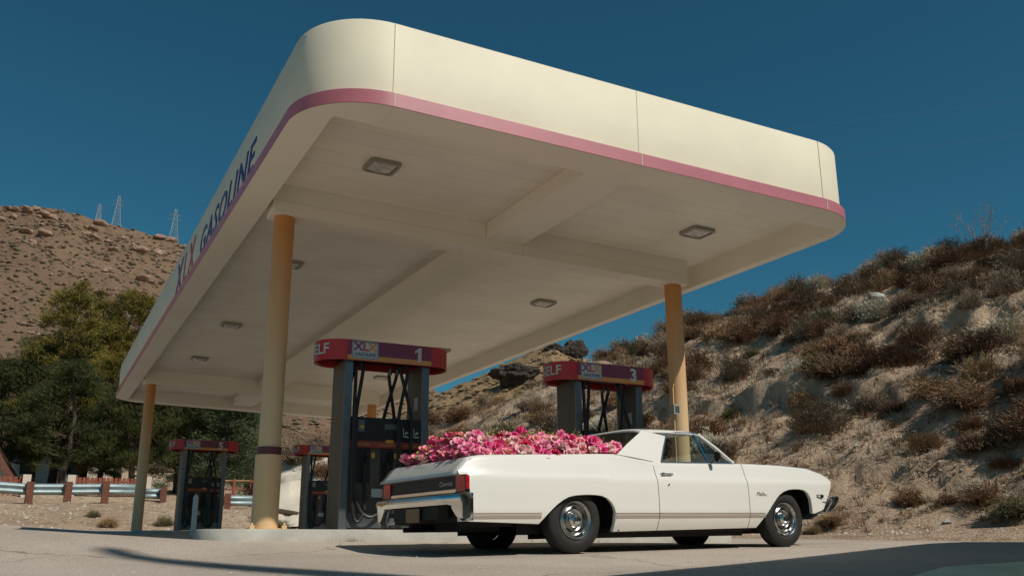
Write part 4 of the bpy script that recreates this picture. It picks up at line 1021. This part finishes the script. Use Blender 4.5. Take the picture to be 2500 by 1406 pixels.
def tree(kind, az, r, sc, lab, sw=1):
    x, y, z = terrain(az, r); t = thing("pine_tree" if kind != "cedar" else "cedar_tree", lab, "tree", (x, y, z-.1), (az*37) % 6.28, "trees beyond the guard rail")
    t.scale = (sc*sw, sc*sw, sc)
    for nm, me in (("crown", CR[kind][0]), ("trunk", CR[kind][1])):
        o = bpy.data.objects.new(nm, me); COL.objects.link(o); o.parent = t
tree("gold", .9, 62, .95, "tallest golden green pine, left of the canopy's far corner")
tree("gold", 2.4, 66, .98, "golden green pine just right of the tallest one")
tree("gold", 4.2, 66, 1.02, "golden topped pine partly hidden behind the canopy's left fascia")
tree("gold", 3.3, 60, .62, "short golden pine in front of the two tallest golden pines")
tree("dark", -2.0, 62, .80, "dark bushy pine at the left edge of the picture, behind the guard rail")
tree("dark", -.1, 63, .97, "broad dark pine between the left edge and the tallest golden pine")
tree("dark", 1.4, 57, .78, "low dark pine crown in front of the tallest golden pine")
tree("dark", 4.9, 56, .74, "dark pine behind the rear left column")
tree("dark", 7.4, 58, 1.0, "dark evergreen directly above pump 5's sign")
tree("cedar", 9.7, 56, .98, "grey green cedar with drooping boughs left of the near column")
tree("cedar", 11.2, 64, .72, "grey green cedar mostly hidden behind the near column", .8)
tree("cedar", 8.4, 66, 1.15, "tall grey green cedar behind pump 5")
# leaning brush pile / tumbleweed against the pale bank behind pump 7
def big_bush(kind, az, r, sc, lab, nm="desert_bush", z_=0):
    x, y, z = terrain(az, r); o = bpy.data.objects.new(nm, BK[kind][2]); COL.objects.link(o); o.location = (x, y, z+z_); o.scale = (sc, sc, sc*.8); tag(o, lab, "bush")
big_bush(5, 14.5, 51, 2.3, "large reddish grey dry bush leaning over pump 7's sign"); big_bush(0, 15.7, 52, 2.1, "reddish dry bush right of pump 7's sign, behind pump 1's pillar")
big_bush(4, 6.9, 39.3, .6, "small green weed on the embankment left of pump 5"); big_bush(2, 4.0, 39, .65, "small tan weed on the embankment left of the rear column")
big_bush(4, 3.2, 41, .45, "low brown weed halfway up the left embankment"); big_bush(4, 13.2, 39.5, .7, "small green weed at the foot of the pale bank")
big_bush(4, 54.6, 26.5, .9, "green bush at the right edge of the picture beside the pavement")
big_bush(2, 45.3, 27.7, .75, "tan brown bush directly ahead of the pickup's front bumper"); big_bush(2, 44.2, 27.4, .5, "small tan bush below the pickup's front bumper")
P = []
for i in range(24):
    a = 12.75+4.0*i/23; P.append([(lambda q: (q[0], q[1], q[2]+.10+.05*fbm(q[0], q[1])))(terrain(a+.25*sin(k*.6), 39.2+k*.62)) for k in range(26)])
g = MB(); g.grid(P, flip=True); tag(g.build("dirt_path", mat("pale_dirt", (.74, .66, .53), .95, var=.08, vscale=.8, bump=.5, bscale=6), smooth=True), kind="structure")
# fallen log on the bank
x, y, z = terrain(12.9, 41.5); x2, y2, z2 = terrain(14.2, 41)
g = MB(); g.tube([(x, y, z+.15), ((x+x2)/2, (y+y2)/2, z+.10), (x2, y2, z2+.10)], .16, 8, r2=.10); tag(g.build("fallen_log", bark, smooth=True), "dark fallen log lying on the pale bank right of the near column", "log")
# bare shrub on the ridge
x, y, z = terrain(54.9, 49.5); rd = random.Random(9); bt = thing("bare_tree", "leafless spindly tree on the ridge line at upper right", "tree", (x, y, z))
g = MB(); g2 = MB()
for i in range(11):
    a = rd.uniform(0, 6.28); p = Vector((0, 0, 0)); d = Vector((cos(a)*.35, sin(a)*.35, 1)).normalized(); pts = [p]
    for k in range(7): d = (d+Vector((rd.gauss(0, .16), rd.gauss(0, .16), .05))).normalized(); p = p+d*.36; pts.append(p)
    g.tube(pts, .022, 5, r2=.006)
    for k in range(7):
        q = rd.choice(pts[3:]); e = Vector((rd.gauss(0, .6), rd.gauss(0, .6), .6)).normalized()*rd.uniform(.25, .55); g2.tube([q, q+e*.5, q+e+Vector((rd.gauss(0, .05), 0, .05))], .010, 4, r2=.004)
        for m_ in range(4): c = q+e*rd.random(); v = Vector((rd.gauss(0, 1), rd.gauss(0, 1), rd.gauss(0, 1))).normalized()*.06; g2.add([c, c+v, c+v.orthogonal()*.5], [(0, 1, 2)])
g.build("trunk", mat("bare_wood", (.30, .27, .21), .9), bt, smooth=True); g2.build("branches", MATS["bare_wood"], bt)
# individual pale rocks on the slope
for az, r, s_, lab in ((47.3, 36.6, .35, "pale flat rock lying on the slope above the pickup's nose"), (49.0, 43, .22, "small bluish white stone high on the right slope"), (39.4, 33, .2, "small pale rock on the slope just right of the right column")):
    x, y, z = terrain(az, r); o = bpy.data.objects.new("rock", BM_[0].copy()); o.data.materials.clear(); o.data.materials.append(mat("rock_pale_face", (.55, .54, .48), .8)); COL.objects.link(o); o.location = (x, y, z+s_*.35); o.scale = (s_*1.6, s_, s_*.7); o.rotation_euler = (.3, .3, az); tag(o, lab, "rock")

# ------------------------------------------------------------------ guard rail, fences, house, towers
def pol(az, r): return (CX+r*sin(R(az)), CY+r*cos(R(az)))
def rail(pts, post_ids, lab):
    t = thing("guard_rail", lab, "guard rail", pts[0], 0, "galvanised guard rails"); o0 = Vector(pts[0])
    W = [(a*1.5, b*1.6) for a, b in [(.0, -.155), (-.03, -.13), (-.08, -.09), (-.08, -.06), (-.03, -.02), (-.01, 0), (-.03, .02), (-.08, .06), (-.08, .09), (-.03, .13), (0, .155)]]
    g = MB(); P = []
    for i, p in enumerate(pts):
        p = Vector(p); d = (Vector(pts[min(i+1, len(pts)-1)])-Vector(pts[max(i-1, 0)])).normalized(); n = Vector((d.y, -d.x, 0))
        P.append([p-o0+n*(-a)+Vector((0, 0, b)) for a, b in W])
    g.grid(P); rl = g.build("beam", galv, t, smooth=True, sharp=60); solid(rl, .006, 0)
    for i in post_ids:
        p = Vector(pts[i]); d = (Vector(pts[min(i+1, len(pts)-1)])-Vector(pts[max(i-1, 0)])).normalized(); n = Vector((d.y, -d.x, 0)); c = p+n*.0-o0
        g = MB(); g.box(-.15, .15, -.12, .12, -.95, .32); vs = [c+n*.26+d*v[0]+n*v[1]+Vector((0, 0, v[2])) for v in g.v]; g.v = [tuple(v) for v in vs]; g.build("post", post_wood, t)
pts = []
for i in range(8):
    az = -7.65+i*1.88; rr_ = 46.8+.2*i; x, y = pol(az, rr_); 
    pts.append((x, y, terrain(az, rr_)[2]+.66))
rail(pts, range(1, 7), "long galvanised guard rail on brown wooden posts above the left embankment")
pe = [(*pol(a, 50.5), CZ+50.5*.0525) for a in (5.6, 6.0, 6.7)]
rail(pe, [2], "short galvanised guard rail end section just left of pump 5")
pr = [(*pol(a, 47.8), CZ+47.8*.0468) for a in (9.0, 10.2, 11.9)]
rail(pr, [0, 1], "galvanised guard rail piece seen between pump 5 and the near column")
def picket(az0, az1, r, h0, n, lab):
    t = thing("picket_fence", lab, "fence", (*pol(az0, r), 0), 0, "red picket fences"); o0 = Vector((*pol(az0, r), 0)); A, B = Vector((*pol(az0, r), 0)), Vector((*pol(az1, r), 0)); d = (B-A).normalized(); nn = Vector((d.y, -d.x, 0))
    z0 = terrain((az0+az1)/2, r)[2]
    def bx(g, c, hx, hy, za, zb):
        q = MB(); q.box(-hx, hx, -hy, hy, za, zb); g.add([c-o0+d*v[0]+nn*v[1]+Vector((0, 0, v[2]+z0)) for v in q.v], q.f)
    g = MB()
    for i in range(n): bx(g, A.lerp(B, i/(n-1)), .07, .015, .08, h0)
    g.build("pickets", fence_red, t)
    g = MB(); bx(g, A.lerp(B, .5)-nn*.04, (B-A).length/2, .02, h0*.75, h0*.75+.09); bx(g, A.lerp(B, .5)-nn*.04, (B-A).length/2, .02, h0*.25, h0*.25+.09); g.build("rail", fence_red, t)
    for u in (0, 1): g = MB(); bx(g, A.lerp(B, u)+nn*.05, .18, .18, -.2, h0+.1); g.build("fence_pillar", stucco, t)
picket(-4.2, -.3, 51.8, .95, 16, "red picket fence with pale pillar in front of the white house"); picket(1.9, 5.8, 53, .95, 20, "longer red picket fence under the golden pines")
# wooden rail fence and shed behind pump 5
t = thing("rail_fence", "brown wooden post and rail fence left of the near column", "fence", (*pol(8.6, 53), 0)); o0 = Vector((*pol(8.6, 53), 0)); zf = terrain(10, 53)[2]
for i in range(5):
    a = 8.6+i*.95; c = Vector((*pol(a, 53), zf))-o0; g = MB(); g.box(c.x-.08, c.x+.08, c.y-.08, c.y+.08, zf-.5, zf+1.25); g.build("post", fence_red, t)
for h in (1.15, .70, .25):
    g = MB(); a, b = Vector((*pol(8.6, 53), zf+h))-o0, Vector((*pol(12.4, 53), zf+h))-o0; g.tube([a, b], .045, 6); g.build("rail", wood_tan if h > 1 else fence_red, t)
# house
hx, hy = pol(-3.1, 54.3); hz = terrain(-2, 54.3)[2]-.85; hs = thing("house", "white gabled house with brown eaves at the far left, behind the red picket fence", "house", (hx, hy, hz), -.1)
g = MB(); g.prism([(-2.4, 0), (2.4, 0), (2.4, .5), (0, 4.15), (-2.4, .5)], -.0, 5, lambda p, q, y: (p, y, q)); g.build("wall", stucco, hs)
g = MB(); 
for sg in (-1, 1): g.prism([(0, 4.2), (sg*2.75, .02), (sg*2.75, .28), (0, 4.52)], -.4, 5.4, lambda p, q, y: (p, y, q))
g.build("roof", roof_m, hs)
g = MB(); g.box(1.5, 1.9, -.03, .0, .4, .9); g.build("window", black_trim, hs)
hx, hy = pol(2.0, 74); hz = terrain(2.0, 74)[2]
hs = thing("house", "low pale house with orange brown roof glimpsed through the pines", "house", (hx-3, hy, hz), -.1)
g = MB(); g.box(-5, 5, 0, 5, 0, 2.3); g.build("wall", stucco, hs)
g = MB(); g.prism([(-.5, 2.3), (5.5, 2.3), (2.5, 3.6)], -5.4, 5.4, lambda p, q, y: (y, p, q)); g.build("roof", mat("roof_tile_orange", (.30, .13, .07), .85, var=.2, vscale=3), hs)
for k in (-3, 0, 3): g = MB(); g.box(k-.5, k+.5, -.03, -.0, .9, 1.8); g.build("window", black_trim, hs)
def tower(az, r, te0, te1, lab):
    x, y = pol(az, r); z0 = CZ+r*te0; H = r*(te1-te0); t = thing("power_pylon", lab, "pylon", (x, y, z0), R(-az), "power pylons on the hill"); b = H*.22; wr = .085
    def w_(h): return b*(1-h/H)**1.2*.5+.35
    g = MB(); hs_ = [H*k/9 for k in range(10)]
    for sx in (-1, 1):
        for sy in (-1, 1): g.tube([(sx*w_(h), sy*w_(h), h) for h in hs_], wr, 4)
    g.build("legs", tower_m, t)
    g = MB()
    for a, c in zip(hs_, hs_[1:]):
        for f in range(4):
            k = [(-1, -1), (1, -1), (1, 1), (-1, 1)]; p, q = k[f], k[(f+1) % 4]
            g.tube([(p[0]*w_(a), p[1]*w_(a), a), (q[0]*w_(c), q[1]*w_(c), c)], wr*.55, 3); g.tube([(q[0]*w_(a), q[1]*w_(a), a), (p[0]*w_(c), p[1]*w_(c), c)], wr*.55, 3)
    g.build("lattice", tower_m, t)
    for f, l in ((.72, .16), (.84, .13)): g = MB(); g.tube([(-H*l, 0, H*f), (0, 0, H*f+.6), (H*l, 0, H*f)], wr, 4); g.build("cross_arm", tower_m, t)
tower(2.62, 420, .318, .356, "steel lattice pylon standing highest on the brown hill's skyline"); tower(5.88, 400, .305, .349, "right steel lattice pylon nearest the canopy on the hill skyline"); tower(1.62, 470, .325, .344, "smallest faint pylon, left end of the pylons on the hill")

def wire(pts, sag, lab, rad):
    g = MB(); P = []
    for a, b in zip(pts, pts[1:]):
        a, b = Vector(a), Vector(b)
        for i in range(12): u = i/12; q = a.lerp(b, u); q.z -= sag*4*u*(1-u); P.append(q)
    P.append(Vector(pts[-1])); g.tube(P, rad*.7, 4); tag(g.build("power_line", mat("cable_grey", (.16, .22, .24), .6)), lab, "cable", "power lines")
wire([(120, 275, 128), (206.5, 202.8, 134.4), (257.4, 137.3, 128.9), (300, 60, 120)], 0, "upper of the two faint power lines in the sky at upper right", .045)
wire([(120, 280, 118), (210.5, 198.8, 122.3), (256.6, 138.6, 117.9), (300, 60, 108)], 0, "lower of the two faint power lines in the sky at upper right", .045)
wire([(16.6, 407.3, 147.5), (35, 406, 148.2), (73, 401, 156.5), (140, 380, 165)], 0, "faint power line running right from the tallest pylon to the canopy", .05)
# ------------------------------------------------------------------ things beside the camera that throw the foreground shade
kx, ky = 3.0, -9.3
g = MB()
def kerb_pt(px, y_, z_): return (px, y_, z_)
A = Vector((-.80, -10.62, 0)); B = Vector((8.2, -6.37, 0)); d = (B-A).normalized(); nn = Vector((-d.y, d.x, 0))
P = []
prof_ = [(.0, -.1), (.0, .12), (.03, .155), (.22, .155), (.25, .12), (.25, -.1)]
for i in range(30):
    t_ = i/29; p = A.lerp(B, t_); zz = max(-.265, lot(p.x, p.y)-.01)
    P.append([(p.x-nn.x*(q-.12)*1, p.y-nn.y*(q-.12), zz+(h if h < 0 else h*min(1, sqrt(min(1, t_*18+.15))))) for q, h in prof_])
g.grid(P, flip=True); n_ = len(prof_); g.add([P[0][k] for k in range(n_)], [tuple(range(n_))])
tag(g.build("kerb", green_kerb, smooth=True, sharp=40), "pale green painted kerb in the shade at the lower right corner", "kerb")
st = thing("unseen_store_building", "low store with flat overhanging roof beside the forecourt, outside the picture, shading the right foreground", "building", (-1.45, -12.80, -.3), R(25.6))
g = MB(); g.box(0.0, 27, -8, 0, 4.40, 4.72); g.build("roof", soffit_paint, st); g = MB(); g.box(3.0, 26, -7.5, -2.6, 0, 4.399); g.build("wall", stucco, st)
for k in range(4): g = MB(); g.box(3+k*4.5, 5.4+k*4.5, -2.599, -2.56, .9, 2.6); g.build("window", black_trim, st)
for k in (9, 16, 22): g = MB(); g.box(k-.1, k+.1, -.5, -.3, 0, 4.399); g.build("porch_post", wood_tan, st)
g = MB(); g.tube([(4.9, -21, -.6), (7.13, -21, 16.4), (7.82, -21, 21.4)], .42, 16, r2=.14); tag(g.build("utility_pole", bark, smooth=True), "thick tapering wooden pole behind the store, out of the picture, whose shadow crosses the forecourt", "pole")
